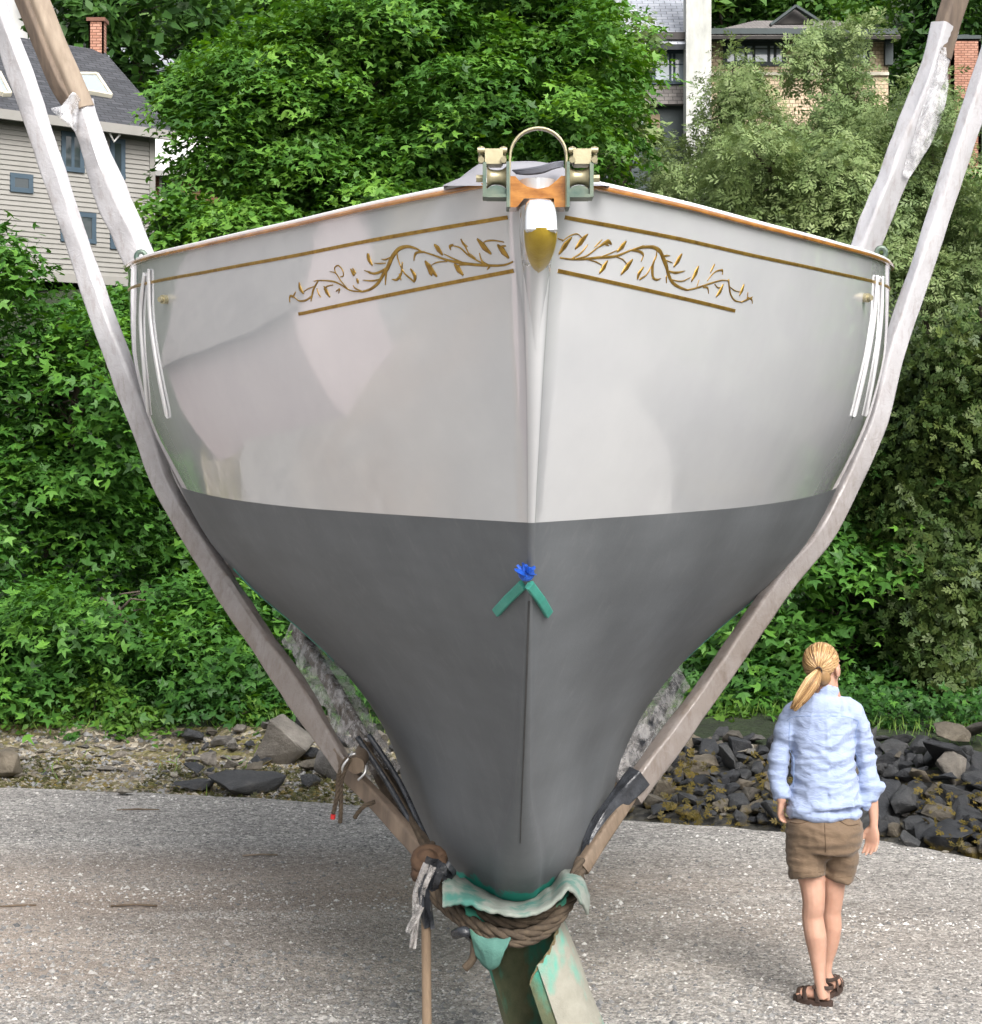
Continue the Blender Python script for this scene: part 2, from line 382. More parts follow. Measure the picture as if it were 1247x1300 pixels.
for nm, zz, mt in (('topsides', zs_top, 'paint'), ('bottom', zs_bot, 'bottom')):
    mb = MB(); mb.grid([hull_row(z) for z in zz]); mb.obj(nm, M[mt], boat, smooth=True, merge=1e-5)
mb = MB(); mb.sweep([(xc(Ye(z)), Ye(z) - .001, z) for z in [2.08 - .04 * i for i in range(27)]], rrect(.008, .007), up=Vector((0, -1, 0)), scale=lambda i, n: 1 - .5 * i / n); mb.obj('stem_band', simple('dark_stem_metal', (.03, .032, .035), (.06, .06, .06), 9, .6), boat, smooth=40)
# deck and rails
def sheer(side, d, off=0, y0=5.56, y1=11.55, n=60): return [hpt(side, ZS(Y) - d, Y, off) for Y in [y0 + (y1 - y0) * i / n for i in range(n + 1)]]
mb = MB(); L_, R_ = sheer(-1, 0), sheer(1, 0); mb.grid([[a_ - Vector((0, 0, .01)), (a_ + b_) / 2 + Vector((0, 0, .03)), b_ - Vector((0, 0, .01))] for a_, b_ in zip(L_, R_)])
mb.obj('deck', M['white_rubber'], boat, smooth=True)
for s in (-1, 1):
    mb = MB(); mb.sweep(sheer(s, -.004, .004), rrect(.026, .016)); mb.obj('rub_rail', M['varnish'], boat, smooth=40)
    mb = MB(); mb.sweep([p + Vector((-s * .012, 0, .0)) for p in sheer(s, -.018, 0)], rrect(.03, .014)); mb.obj('toe_rail', M['white_rubber'], boat, smooth=40)
def hull_strip(path, width, th, name, mat):
    """path of (side, z, Y) laid on the hull skin"""
    mb = MB(); pts = [hpt(s_, z, Y, .0) for s_, z, Y in path]; nr = [hnorm(s_, z, Y) for s_, z, Y in path]
    mb.sweep(pts, rrect(width, th, .3, 2), up=lambda i: nr[i]); return mb.obj(name, mat, boat, smooth=40)
for s in (-1, 1):
    n = 70
    hull_strip([(s, ZS(Y) - .102, Y) for Y in [5.52 + (8.9 - 5.52) * i / n for i in range(n + 1)]], .013, .005, 'cove_stripe', M['gold'])
    n = 30
    hull_strip([(s, interp(Y, [5.5, 6.6], [3.168, 3.105]), Y) for Y in [5.56 + (6.62 if s < 0 else 6.52) * i / n - 5.56 * i / n for i in range(n + 1)]], .013, .005, 'gold_band', M['gold'])
# gilded vine scrollwork (points read off the photograph, laid onto the hull skin)
VL = [ # (x, y) in a crop at (350,280) x3.897 ; widths in crop px at start, middle, end
 ([(1175,203),(1130,220),(1060,222),(960,215),(860,198),(780,170),(715,150)], 6, 12, 5),
 ([(720,150),(690,136),(650,128),(608,142),(578,180),(555,232),(535,262),(510,305),(472,338),(428,352)], 5, 15, 6),
 ([(428,352),(370,345),(325,318),(290,302),(250,297),(210,296),(190,300)], 6, 8, 4), ([(210,300),(190,335),(180,372),(176,400)], 6, 13, 5),
 ([(182,372),(150,394),(118,397),(100,384)], 8, 9, 4), ([(100,384),(80,372),(70,380),(72,404)], 6, 12, 4), ([(85,380),(100,352)], 8, 9, 3),
 ([(200,322),(160,338),(135,355)], 4, 6, 3), ([(118,305),(122,335),(140,362)], 6, 18, 5), ([(205,335),(215,365),(225,378)], 4, 9, 3), ([(285,318),(255,325),(240,342)], 4, 7, 4),
 ([(240,325),(252,350),(270,378)], 6, 17, 5), ([(300,350),(318,338),(312,360)], 5, 8, 3), ([(360,340),(325,300),(300,262),(270,252)], 5, 7, 3), ([(300,262),(292,235),(310,222),(332,245),(336,272),(322,278)], 5, 7, 5),
 ([(430,350),(395,335),(385,320)], 5, 7, 3), ([(372,240),(385,262),(392,270)], 6, 15, 5), ([(382,235),(398,262)], 5, 10, 4), ([(402,285),(410,312)], 5, 14, 4), ([(522,288),(480,298),(432,294)], 5, 8, 3), ([(545,240),(490,262),(440,246)], 12, 10, 3), ([(455,252),(480,262)],6,12,4),
 ([(575,178),(545,192),(525,190)], 5, 7, 3), ([(545,210),(515,212),(490,210)], 4, 6, 3), ([(458,162),(462,190),(480,222)], 14, 18, 6), ([(550,240),(545,290),(545,318)], 12, 10, 3),
 ([(602,145),(605,185),(622,232)], 5, 8, 5), ([(628,205),(622,262),(600,292),(578,290)], 6, 13, 4), ([(622,230),(640,262),(672,290),(684,302)], 6, 9, 7), ([(668,238),(690,275),(685,305)], 6, 16, 5), ([(612,262),(622,296)], 5, 10, 3),
 ([(740,155),(700,158),(688,175),(686,198)], 6, 12, 4), ([(850,202),(800,206),(770,222)], 4, 6, 3), ([(740,200),(762,232),(800,276)], 8, 22, 7), ([(755,240),(775,272)], 6, 14, 5),
 ([(940,212),(880,188),(835,165)], 5, 7, 4), ([(785,118),(805,140),(828,170)], 6, 18, 6), ([(1000,218),(930,218),(900,222)], 4, 7, 3), ([(885,215),(905,240),(930,270)], 8, 20, 6),
 ([(1045,222),(960,175),(915,135),(880,125)], 6, 8, 4), ([(880,120),(862,128),(868,145)], 8, 13, 4), ([(965,178),(940,130),(918,90)], 4, 8, 5), ([(918,92),(930,115),(950,128)], 6, 13, 4), ([(990,186),(960,162)],4,6,3),
 ([(1060,222),(1022,200),(1010,160)], 6, 9, 3), ([(1130,106),(1080,98),(1040,102),(1025,115)], 4, 7, 3), ([(998,90),(1030,128),(1068,165)], 7, 19, 6), ([(1140,125),(1110,128)], 4, 8, 3), ([(1098,120),(1125,150),(1155,185)], 7, 20, 6), ([(1062,222),(1048,242)], 8, 9, 3)]
VR = [ # crop at (680,280) x4.157
 ([(128,195),(180,203),(250,203),(330,195),(420,188),(480,165),(520,150),(572,130)], 6, 12, 4), ([(515,152),(570,140),(620,140),(655,160),(672,195),(690,240),(700,280),(722,325),(760,352),(800,366)], 7, 16, 7),
 ([(800,366),(850,355),(920,332),(980,315),(1020,318)], 8, 9, 5), ([(1018,310),(1022,350),(1030,390),(1050,420),(1085,430)], 12, 11, 5), ([(1085,430),(1120,415),(1145,402)], 6, 11, 4), ([(1115,405),(1140,415),(1143,438)], 6, 11, 3), ([(1120,378),(1118,402)], 5, 9, 3),
 ([(1020,345),(1050,368),(1080,375)], 4, 6, 3), ([(1100,335),(1090,365),(1075,395)], 6, 17, 5), ([(945,335),(960,352),(975,352)], 4, 8, 3), ([(990,335),(975,370),(952,402)], 6, 18, 5), ([(885,352),(908,355),(912,385)], 5, 10, 3), ([(850,352),(862,312)], 4, 6, 2),
 ([(905,318),(935,280),(965,262),(985,262)], 4, 8, 4), ([(945,230),(930,258),(922,275)], 8, 13, 4), ([(960,265),(985,262),(985,285)], 6, 12, 4), ([(715,310),(770,320),(815,300)], 4, 7, 4), ([(860,240),(845,275),(822,320)], 8, 20, 6), ([(700,265),(740,275),(788,265)], 6, 12, 3), ([(670,185),(708,185)], 6, 9, 3), ([(685,208),(722,222)], 4, 6, 3), ([(772,175),(755,205),(728,245)], 7, 19, 6),
 ([(640,150),(635,190),(615,235)], 5, 9, 5), ([(640,180),(618,235),(618,290),(630,312)], 6, 14, 5), ([(615,300),(640,312),(660,305)], 7, 10, 3), ([(610,240),(585,285),(548,310)], 5, 9, 9), ([(570,245),(545,280),(538,310)], 7, 15, 7), ([(690,290),(690,330)], 10, 9, 3),
 ([(500,155),(545,162),(568,180),(556,215)], 8, 13, 4), ([(420,188),(460,205),(480,228)], 4, 6, 3), ([(512,205),(485,240),(450,285)], 6, 20, 6), ([(275,205),(320,218),(350,235)], 4, 6, 3), ([(380,210),(360,245),(335,278)], 6, 18, 6), ([(345,190),(400,170),(430,155)], 4, 6, 3), ([(478,108),(458,135),(428,165)], 7, 18, 5),
 ([(205,203),(270,185),(330,140),(360,128)], 6, 8, 4), ([(330,140),(380,110),(400,125)], 5, 14, 4), ([(350,100),(310,140)], 4, 7, 3), ([(190,200),(240,170),(275,125)], 5, 9, 3), ([(118,95),(150,105)], 4, 6, 3), ([(140,108),(180,80),(220,70),(245,92)], 4, 6, 3), ([(190,88),(155,130),(122,178)], 6, 20, 6), ([(275,72),(240,110),(208,150)], 6, 20, 6), ([(360,115),(385,132)],6,11,3)]
for s, V_, ox, oy, sc in ((-1, VL, 350, 280, 3.897), (1, VR, 680, 280, 4.157)):
    mb = MB()
    for pts, w0, w1, w2 in V_:
        if w1 >= 14: w0, w1, w2 = w0 * 1.2, w1 * 1.45, w2 * 1.3
        q = catmull([(x, y, 0) for x, y in pts], 4); n = len(q); base = []
        for p in q: base.append(on_hull(ox + p.x / sc, oy + p.y / sc, s))
        nr = [hnorm(s, p.z, p.y) for p in base]
        base = [b_ + n_ * .0012 for b_, n_ in zip(base, nr)]
        m_ = .0024 * .72 / sc * 2
        def wd(i, n, w0=w0, w1=w1, w2=w2, m_=m_):
            t = i / (n - 1); v = (w0 * (1 - 2 * t) + w1 * 2 * t) if t < .5 else (w1 * (2 - 2 * t) + w2 * (2 * t - 1))
            return (v * m_, 1)
        mb.sweep(base, [(-.5, 0), (-.3, .0012), (.0, .0019), (.3, .0012), (.5, 0), (0, -.002)], up=lambda i, nr=nr: nr[i], scale=wd)
    mb.obj('vine_carving', M['gold'], boat, smooth=True)
# billet head: white scroll with a gilded tip
mb = MB()
prof = [(5.52, 3.345, .05, .045), (5.36, 3.342, .047, .04), (5.22, 3.336, .046, .035), (5.12, 3.325, .045, .035), (5.06, 3.30, .045, .03), (5.035, 3.265, .046, .025), (5.03, 3.24, .047, .02)]
rows = []
for Y, z, hw, th in prof:
    pass
top = [(5.5, 3.352), (5.35, 3.352), (5.22, 3.345), (5.13, 3.330), (5.07, 3.305), (5.04, 3.27), (5.03, 3.232)]
und = [(5.5, 3.16), (5.38, 3.17), (5.28, 3.18), (5.2, 3.19), (5.14, 3.205), (5.09, 3.218), (5.04, 3.226)]
for (ty, tz), (uy, uz) in zip(top, und):
    hw = .046; x0 = .143
    sec = []
    for j in range(16):
        a_ = 2 * math.pi * j / 16; c_, s_ = math.cos(a_), math.sin(a_)
        c_ = math.copysign(abs(c_) ** .45, c_); s_ = math.copysign(abs(s_) ** .45, s_)
        sec.append((x0 + hw * c_, (ty + uy) / 2 + (ty - uy) / 2 * s_, (tz + uz) / 2 + (tz - uz) / 2 * s_))
    rows.append(sec)
mb.grid(rows, True); mb.add(rows[-1], [list(range(16))]); mb.obj('billet_head', M['paint'], boat, smooth=50)
mb = MB(); rows = []
for i in range(15):
    t = math.sin(math.pi / 2 * i / 14); z = 3.236 - .098 * t; hw = .047 * math.sqrt(max(0, 1 - (t ** 2.2))) + .001; yf = 5.025 + .03 * t + .16 * t ** 2.5
    rows.append([(.143 + hw * math.sin(a_), yf + .25 * 0 + (1 - math.cos(a_)) * .07, z) for a_ in [R(-110 + 220 * j / 14) for j in range(15)]] + [(.143, 5.36, z)])
mb.grid(rows, True); mb.add(rows[0], [list(range(16))]); mb.add(rows[-1], [list(range(16))]); mb.obj('gilded_tip', simple('bright_gold_paint', (.36, .245, .02), (.46, .33, .04), 20, .35, metal=.35, bs=.2), boat, smooth=60)
# stem knee swelling behind the billet head
mb = MB(); rows = []
for i in range(12):
    t = i / 11; z = 3.34 - .42 * t; y0 = Ye(z) - .12 * (1 - t) ** 2; hw = .056 * (1 - .35 * t)
    rows.append([(xc(5.5) + hw * math.cos(a_) * (1 if True else 1), y0 + .14 - .14 * math.sin(a_) , z) for a_ in [math.pi * j / 12 for j in range(13)]])
mb.grid(rows); mb.obj('stem_knee', M['paint'], boat, smooth=True)
# bow roller fitting, read off the photograph at Y = 5.38
YB = 5.38
def B(cx, cy, Y=YB): return P(560 + cx / 5.196, 140 + cy / 5.196, Y)
fit = link('bow_roller', bpy.data.meshes.new('bow_roller'), None, boat)
mb = MB()
arch = [B(449, 640), B(449, 420)] + [B(642 - 186 * math.cos(R(a_)), 310 - 190 * math.sin(R(a_))) for a_ in range(0, 181, 10)] + [B(828, 420), B(828, 640)]
mb.sweep(arch, rrect(.008, .034, .4, 3), up=lambda i: Vector((0, 1, 0)))
hoop = mb.obj('hoop', M['bronze'], boat, smooth=40)
for sx in (-1, 1):
    f_ = lambda cx: 640 + (cx - 640) * 1 if sx < 0 else 640 + (640 - cx) * 1.0 - 2
    mb = MB()
    def bx(x0, x1, y0, y1, d0, d1, m_=mb):
        a_, c_ = B(f_(x0), y0), B(f_(x1), y1); m_.box(((a_.x + c_.x) / 2, YB + (d0 + d1) / 2, (a_.z + c_.z) / 2), (abs(a_.x - c_.x), d1 - d0, abs(a_.z - c_.z)))
    bx(275, 300, 352, 580, -.035, .06); bx(432, 452, 350, 648, -.04, .07); bx(300, 432, 562, 583, -.035, .06); bx(300, 432, 520, 562, .02, .05)
    # arched web under the roller
    a_ = [B(f_(300), 562, YB - .02), B(f_(300), 520, YB - .02), B(f_(330), 500, YB - .02), B(f_(366), 492, YB - .02), B(f_(402), 500, YB - .02), B(f_(432), 520, YB - .02), B(f_(432), 562, YB - .02)]
    mb.prism(a_, (0, .012, 0)); mb.obj('roller_bracket', M['verdigris'], boat)
    mb = MB(); c0, c1 = B(f_(303), 440), B(f_(430), 440); rows = []
    for k_ in range(13):
        t = k_ / 12; r_ = .022 + .012 * abs(2 * t - 1) ** 3; x = c0.x + (c1.x - c0.x) * t
        rows.append([(x, YB + .008 + r_ * math.cos(R(20 * j)), c0.z + r_ * math.sin(R(20 * j))) for j in range(18)])
    mb.grid(rows, True); mb.obj('roller', M['bronze'], boat, smooth=True)
    mb = MB(); a_ = B(f_(232), 450); b_ = B(f_(275), 450); mb.tube([a_, b_], .012, 6); mb.obj('axle_nut', M['bronze'], boat)
    mb = MB(); bx(290, 408, 262, 352, -.03, .05, mb); bx(300, 400, 352, 362, -.03, .05, mb)
    mb.obj('keeper_plate', M['bronze'], boat)
    mb = MB()
    for cx in (265, 412):
        mb.tube([B(f_(cx), 240, YB), B(f_(cx), 292, YB)], .0078, 8); mb.tube([B(f_(cx), 300, YB - .0), B(f_(cx), 352, YB - .0)], .0092, 10)
        mb.tube([B(f_(cx - 24), 262, YB - .02), B(f_(cx + 24), 262, YB - .02)], .0085, 10); mb.tube([B(f_(cx), 325, YB - .04), B(f_(cx), 325, YB + .05)], .0095, 12)
    mb.obj('hinge', M['bronze'], boat, smooth=50)
bpy.data.objects.remove(fit)
# varnished saddle block
mb = MB(); poly = [B(455, 640), B(455, 435)] + [B(x, y) for x, y in ((490, 435), (520, 470), (570, 505), (640, 520), (710, 505), (760, 465), (795, 432))] + [B(822, 435), B(822, 640), B(745, 640), B(745, 582), B(548, 582), B(500, 640)]
mb.prism([p + Vector((0, -.005, 0)) for p in poly], (0, .11, 0)); mb.obj('bow_chock', M['varnish'], boat)
# folded canvas cover on the foredeck
def lump(name, mat, poly_top, Y0, Y1, seed, parent, zb):
    mb = MB(); rows = []
    for i in range(17):
        t = i / 16; Y = Y0 + (Y1 - Y0) * t; k_ = max(0, math.sin(math.pi * min(1, t))) ** .38; row = []
        for j in range(41):
            px, py = poly_top[0][0] + (poly_top[-1][0] - poly_top[0][0]) * j / 40, 0
            py = float(np.interp(px, [p[0] for p in poly_top], [p[1] for p in poly_top])); top_ = P(px, py, Y0); z = zb + (top_.z - zb) * k_
            f_ = noise.noise(Vector((top_.x * 5 + seed, Y * 3, top_.x * 4 + t * 2))) * .03
            row.append((top_.x * (1 + .0 * t), Y + f_ * 1.4 * k_, max(z + f_ * k_, zb)))
        rows.append(row)
    mb.grid(rows); return mb.obj(name, mat, parent, smooth=True)
lump('canvas_cover', M['canvas'], [(562, 226), (580, 210), (608, 190), (640, 186), (700, 187), (716, 190), (752, 215), (775, 232)], 5.55, 6.6, 3, boat, 3.43)
mb = MB()
for k_ in range(4):
    a_ = [B(470 + 8 * k_, 396 + 7 * k_, 5.55), B(560, 392 + 8 * k_ + 5 * math.sin(k_), 5.53), B(660, 378 + 9 * k_, 5.53), B(740, 352 + 9 * k_, 5.53), B(808, 338 + 10 * k_, 5.55)]
    mb.tube(catmull(a_, 4), .006, 6, scale=lambda i, n: .4 + .8 * math.sin(math.pi * i / (n - 1)))
mb.obj('cover_fold', simple('dark_fold_cloth', (.05, .055, .07), (.12, .125, .15), 8, .8), boat, smooth=True)
lump('cabin_cover', M['canvas'], [(470, 254), (480, 247), (520, 241), (560, 232), (640, 215), (700, 212)], 6.9, 7.8, 9, boat, 3.45)
# chainplate rings, fairlead studs, white sleeved stays against the topsides, bobstay fitting
for s, (rx, ry), studs in ((-1, (179, 332), (212, 380)), (1, (1119, 327), (1097, 378))):
    c = P(rx, ry - 5, 8.22); mb = MB()
    mb.tube([c + Vector((.022 * math.cos(R(a_)), 0, .024 * math.sin(R(a_)) + .004)) for a_ in range(0, 361, 30)], .012, 8)
    mb.box(c + Vector((-.01 * s * 0 - .005 * s, .01, -.065)), (.05, .02, .10)); mb.obj('chainplate', M['verdigris'], boat, smooth=40)
    p = on_hull(*studs, s); nn = hnorm(s, p.z, p.y); mb = MB(); nn = (nn + Vector((0, -.8, 0))).normalized(); mb.tube([p - nn * .01, p + nn * .028], .020, 12); mb.tube([p + nn * .028, p + nn * .045], .012, 8); mb.obj('through_hull', M['bronze'], boat, smooth=50)
for s, a_ in ((-1, [(183, 348), (178, 400), (182, 460), (188, 524)]), (-1, [(189, 342), (190, 400), (200, 470), (212, 529)]), (1, [(1114, 350), (1111, 400), (1100, 465), (1085, 528)]), (1, [(1121, 352), (1119, 410), (1111, 470), (1100, 526)])):
    mb = MB(); pts = catmull([P(x, y, 8.62) for x, y in a_], 6); out = []
    for p in pts:
        h_ = hb(p.z, p.y)
        Yt = p.y; out.append(Vector((p.x, Yt, p.z)))
    for i_, p in enumerate(out):                     # keep the sleeve just clear of the skin
        Y = 8.62
        while Y > 6.5 and abs((p.x) / 8.62 * Y - xc(Y)) < hb(H + (p.z - H) / 8.62 * Y, Y) + .005: Y -= .02
        out[i_] = Vector((p.x / 8.62 * Y, Y, H + (p.z - H) / 8.62 * Y))
    for _ in range(3): out = [out[0]] + [(out[i - 1] + out[i] * 2 + out[i + 1]) / 4 for i in range(1, len(out) - 1)] + [out[-1]]
    mb.sweep(out, rrect(.036, .012, .4, 3), up=lambda i, out=out, s=s: hnorm(s, out[i].z, out[i].y), scale=lambda i, n: .8 + .2 * min(1, i / 4)); mb.obj('white_strip', M['white_rubber'], boat, smooth=50)
for s in (-1, 1): hull_strip([(s, z, 8.62) for z in [1.56 + .03 * i for i in range(16)]], .06, .006, 'green_undercoat_edge', M['green_fit'])
# bobstay fitting with blue tape
mb = MB(); k0 = P(668, 742, 6.05)
for (x, y, s) in ((632, 776, -1), (695, 778, 1)):
    q = on_hull(x, y, s); st_ = on_hull(668 + s * 4, 742, s)
    nn = hnorm(s, q.z, q.y); mb.sweep([st_ - Vector((0, .012, 0)) , (st_ + q) / 2 + nn * .012, q + nn * .006], rrect(.034, .02), up=nn)
mb.obj('bobstay_plate', M['green_fit'], boat)
mb = MB(); rnd = random.Random(4); c = on_hull(669, 728, 1) + Vector((-.002, -.02, 0))
for k_ in range(16):
    a_ = rnd.uniform(0, 6.28); d = Vector((math.cos(a_) * .019, rnd.uniform(-.03, 0), math.sin(a_) * .016 + .006)) * rnd.uniform(.6, 1.5)
    mb.sweep([c, c + d * .6 + Vector((0, -.01, 0)), c + d * 1.5], [(-.012, 0), (0, .003), (.012, 0), (0, -.003)], up=Vector((rnd.uniform(-1, 1), rnd.uniform(-1, 1), .3)).normalized(), scale=lambda i, n: (.7, 1, .5)[i])
mb.ball(c, (.028, .018, .026)); mb.obj('blue_tape_wrap', M['blue_tape'], boat)
# ------------------------------------------------------------------ slings, pads and ropes
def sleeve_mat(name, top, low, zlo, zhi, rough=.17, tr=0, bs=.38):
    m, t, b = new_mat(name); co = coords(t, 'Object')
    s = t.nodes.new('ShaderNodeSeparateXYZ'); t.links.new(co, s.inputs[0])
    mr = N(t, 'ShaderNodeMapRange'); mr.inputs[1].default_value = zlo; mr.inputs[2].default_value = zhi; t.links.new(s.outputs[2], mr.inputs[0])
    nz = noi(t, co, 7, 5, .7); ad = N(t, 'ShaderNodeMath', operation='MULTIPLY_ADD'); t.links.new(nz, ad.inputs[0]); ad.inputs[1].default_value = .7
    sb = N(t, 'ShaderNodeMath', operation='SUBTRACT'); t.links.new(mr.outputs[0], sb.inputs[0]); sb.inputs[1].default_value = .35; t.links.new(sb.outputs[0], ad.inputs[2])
    c = mix(t, ramp(t, ad.outputs[0], [(0, (0, 0, 0)), (1, (1, 1, 1))]), low, top)  # browner downwards: belt and dirt plus hull shade, put into the colour
    dirt = ramp(t, noi(t, coords(t, 'Object', (2, 2, .6)), 9, 6, .75), [(.5, (1, 1, 1)), (.8, (.62, .56, .50))])
    t.links.new(mix(t, 1, c, dirt, 'MULTIPLY'), b.inputs['Base Color']); b.inputs['Roughness'].default_value = rough
    b.inputs['Transmission Weight'].default_value = tr
    bump(t, b, noi(t, coords(t, 'Object', (1, 1, 1)), 24, 4, .6, dist=1.6), bs, .010); return m
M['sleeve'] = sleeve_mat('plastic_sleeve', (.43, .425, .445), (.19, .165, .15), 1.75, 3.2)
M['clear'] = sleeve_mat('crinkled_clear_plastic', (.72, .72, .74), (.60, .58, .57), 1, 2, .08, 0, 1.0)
_t = M['clear'].node_tree; _o = [n for n in _t.nodes if n.type == 'OUTPUT_MATERIAL'][0]; _m = _t.nodes.new('ShaderNodeMixShader'); _tr = _t.nodes.new('ShaderNodeBsdfTransparent')
_f = N(_t, 'ShaderNodeMath', operation='MULTIPLY_ADD'); _t.links.new(noi(_t, coords(_t, 'Object'), 16, 5, .7), _f.inputs[0]); _f.inputs[1].default_value = 2.4; _f.inputs[2].default_value = -.85; _f.use_clamp = True
_t.links.new(_f.outputs[0], _m.inputs[0]); _t.links.new(_tr.outputs[0], _m.inputs[1]); _t.links.new(_t.nodes['Principled BSDF'].outputs[0], _m.inputs[2]); _t.links.new(_m.outputs[0], _o.inputs[0])
M['belt'] = simple('brown_webbing', (.085, .064, .05), (.18, .135, .10), 6, .8, stretch=(3, 3, .35), bs=.4, bscale=40)
M['tan'] = simple('tan_webbing', (.20, .155, .115), (.29, .235, .18), 7, .8, stretch=(3, 3, .3), bs=.3)
M['wood'] = simple('worn_wood', (.10, .072, .048), (.17, .125, .088), 9, .7, stretch=(6, 6, .6), bs=.3)
M['rope'] = simple('brown_rope', (.038, .027, .018), (.085, .062, .04), 30, .9, bs=.9, bscale=150, bdist=.004)
M['black_pl'] = simple('black_plastic', (.012, .013, .016), (.05, .055, .065), 12, .25, bs=.9, bscale=25, bdist=.01)
def carpet_mat(name, a_, b__, g, thr=.5):
    m, t, b = new_mat(name); co = coords(t, 'Object')
    c = ramp(t, noi(t, co, 9, 6, .7), [(.3, a_), (.7, b__)])
    k_ = ramp(t, noi(t, coords(t, 'Object', (1, 1, .5)), 5, 4, .6), [(thr, (0, 0, 0)), (thr + .12, (1, 1, 1))])
    t.links.new(mix(t, k_, c, g), b.inputs['Base Color']); b.inputs['Roughness'].default_value = .95
    bump(t, b, noi(t, co, 130, 4, .8), .8, .006); return m
M['carpet'] = carpet_mat('pad_underside', (.15, .18, .155), (.27, .29, .26), (.05, .17, .14), .52)
M['carpet_g'] = carpet_mat('mossy_green_canvas', (.065, .085, .045), (.14, .14, .08), (.04, .22, .155), .45)
M['teal'] = carpet_mat('teal_canvas', (.05, .14, .115), (.09, .21, .175), (.05, .12, .075), .6)
M['beige'] = carpet_mat('beige_canvas_backing', (.24, .235, .195), (.33, .32, .27), (.08, .36, .28), .53)

def path_dense(pts, step=.05):
    q = catmull(pts, 24); out = [q[0]]
    for p in q[1:]:
        if (p - out[-1]).length >= step: out.append(p)
    if (q[-1] - out[-1]).length > .01: out.append(q[-1])
    return out
def sleeve(name, mat, parent, pts, w_, h_, roll, wr=.006, seed=0, taper=None, step=.035, k=6, freq=3.2, radial=.25):
    q = path_dense(pts, step); mb = MB(); prof = rrect(1, h_ / w_, .22, k); n = len(q); rows = []
    for i, p in enumerate(q):
        t = (q[min(i + 1, n - 1)] - q[max(i - 1, 0)]).normalized(); sd_ = t.cross(Vector((0, -1, 0))).normalized(); nn = sd_.cross(t)
        rl = (roll(i / (n - 1)) if callable(roll) else roll) + .10 * noise.noise(Vector((i * step * 1.3, seed, 0)))
        qm = Matrix.Rotation(rl, 3, t); a_, b_ = qm @ sd_, qm @ nn; ws = w_ * (1 + .07 * noise.noise(Vector((i * step * 1.6, seed, 9)))) * (taper(i / (n - 1)) if taper else 1); row = []
        for j, (x, y) in enumerate(prof):
            an = math.atan2(y, x); d = wr * (noise.noise(Vector((math.cos(an) * 2, math.sin(an) * 2 + seed, i * step * freq))) + .6 * noise.noise(Vector((math.cos(an) * 4 + i * step * 6, math.sin(an) * 4, i * step * freq * 2.2 + seed))))
            v = a_ * x * ws + b_ * y * ws; row.append(p + v + v.normalized() * d)
        rows.append(row)
    mb.grid(rows, True); mb.add(rows[0], [list(range(len(prof)))]); mb.add(rows[-1], [list(range(len(prof)))])
    return mb.obj(name, mat, parent, smooth=38, merge=1e-5)
def rope(mb, pts, r, turns=7, scale=None):
    q = path_dense(pts, r * .45); n = len(q)
    for k in range(3):
        out = []
        for i, p in enumerate(q):
            t = (q[min(i + 1, n - 1)] - q[max(i - 1, 0)]).normalized(); a_ = t.cross(Vector((.2, .3, .93))).normalized(); b_ = t.cross(a_); ph = i * .45 / turns * 6.283 + k * 2.094
            out.append(p + (a_ * math.cos(ph) + b_ * math.sin(ph)) * r * .5)
        mb.tube(out, r * .62, 7)
def sling(loc, label): return empty('lifting_sling', loc, label, 'sling', 'lifting slings holding up the boat')
# front left
fl = [P(-62, -150, 9.15), P(-8, 0, 9.12), P(28, 100, 9.1), P(62, 200, 9.1), P(98, 308, 9.08), P(130, 400, 9.06), P(160, 480, 9.04), P(184, 545, 9.02), P(212, 622, 8.95), P(262, 706, 8.78), P(312, 783, 8.5), P(372, 872, 8.2), P(425, 955, 7.98), P(440, 978, 7.93)]
s1 = sling(fl[-1], 'front left lifting sling in dirty white plastic sleeve, running down to the log end')
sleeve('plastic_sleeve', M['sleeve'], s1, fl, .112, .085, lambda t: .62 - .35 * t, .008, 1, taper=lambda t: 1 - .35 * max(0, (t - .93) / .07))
sleeve('webbing_belt', M['belt'], s1, fl[-2:] + [P(470, 1008, 7.85), P(545, 1092, 7.6)], .075, .06, .4, .006, 2)
for dx, dz in ((8, -9), (16, -17), (2, -14)):
    pts = [P(452 + dx, 950 + dz, 7.95), P(490 + dx, 1008 + dz, 7.85), P(525 + dx * .6, 1060 + dz * .5, 7.7), P(552 + dx * .3, 1100, 7.55)]
    mb = MB(); mb.tube(catmull(pts, 8), .013, 8); mb.obj('wire_strop', M['black_pl'] if dx != 8 else M['rope'], s1, smooth=True)
# front right
fr = [P(1330, -150, 9.15), P(1262, 60, 9.12), P(1232, 150, 9.12), P(1196, 262, 9.1), P(1160, 370, 9.08), P(1133, 450, 9.05), P(1110, 540, 9.02), P(1070, 630, 8.95), P(1040, 682, 8.85), P(992, 740, 8.6), P(930, 832, 8.3), P(868, 918, 8.05), P(800, 1010, 7.8)]
s2 = sling(fr[-1], 'front right lifting sling in creased white plastic sleeve, outermost on the right')
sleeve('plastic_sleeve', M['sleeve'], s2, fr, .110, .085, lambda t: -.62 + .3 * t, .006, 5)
sleeve('webbing_belt', M['wood'], s2, [fr[-1], P(770, 1055, 7.65), P(738, 1105, 7.5)], .062, .05, -.3, .004, 6)
sleeve('plastic_wrap', M['black_pl'], s2, [P(812, 985, 7.8), P(775, 1030, 7.72), P(752, 1068, 7.62), P(744, 1095, 7.55)], .10, .075, -.5, .012, 7, taper=lambda t: 1 - .5 * t)
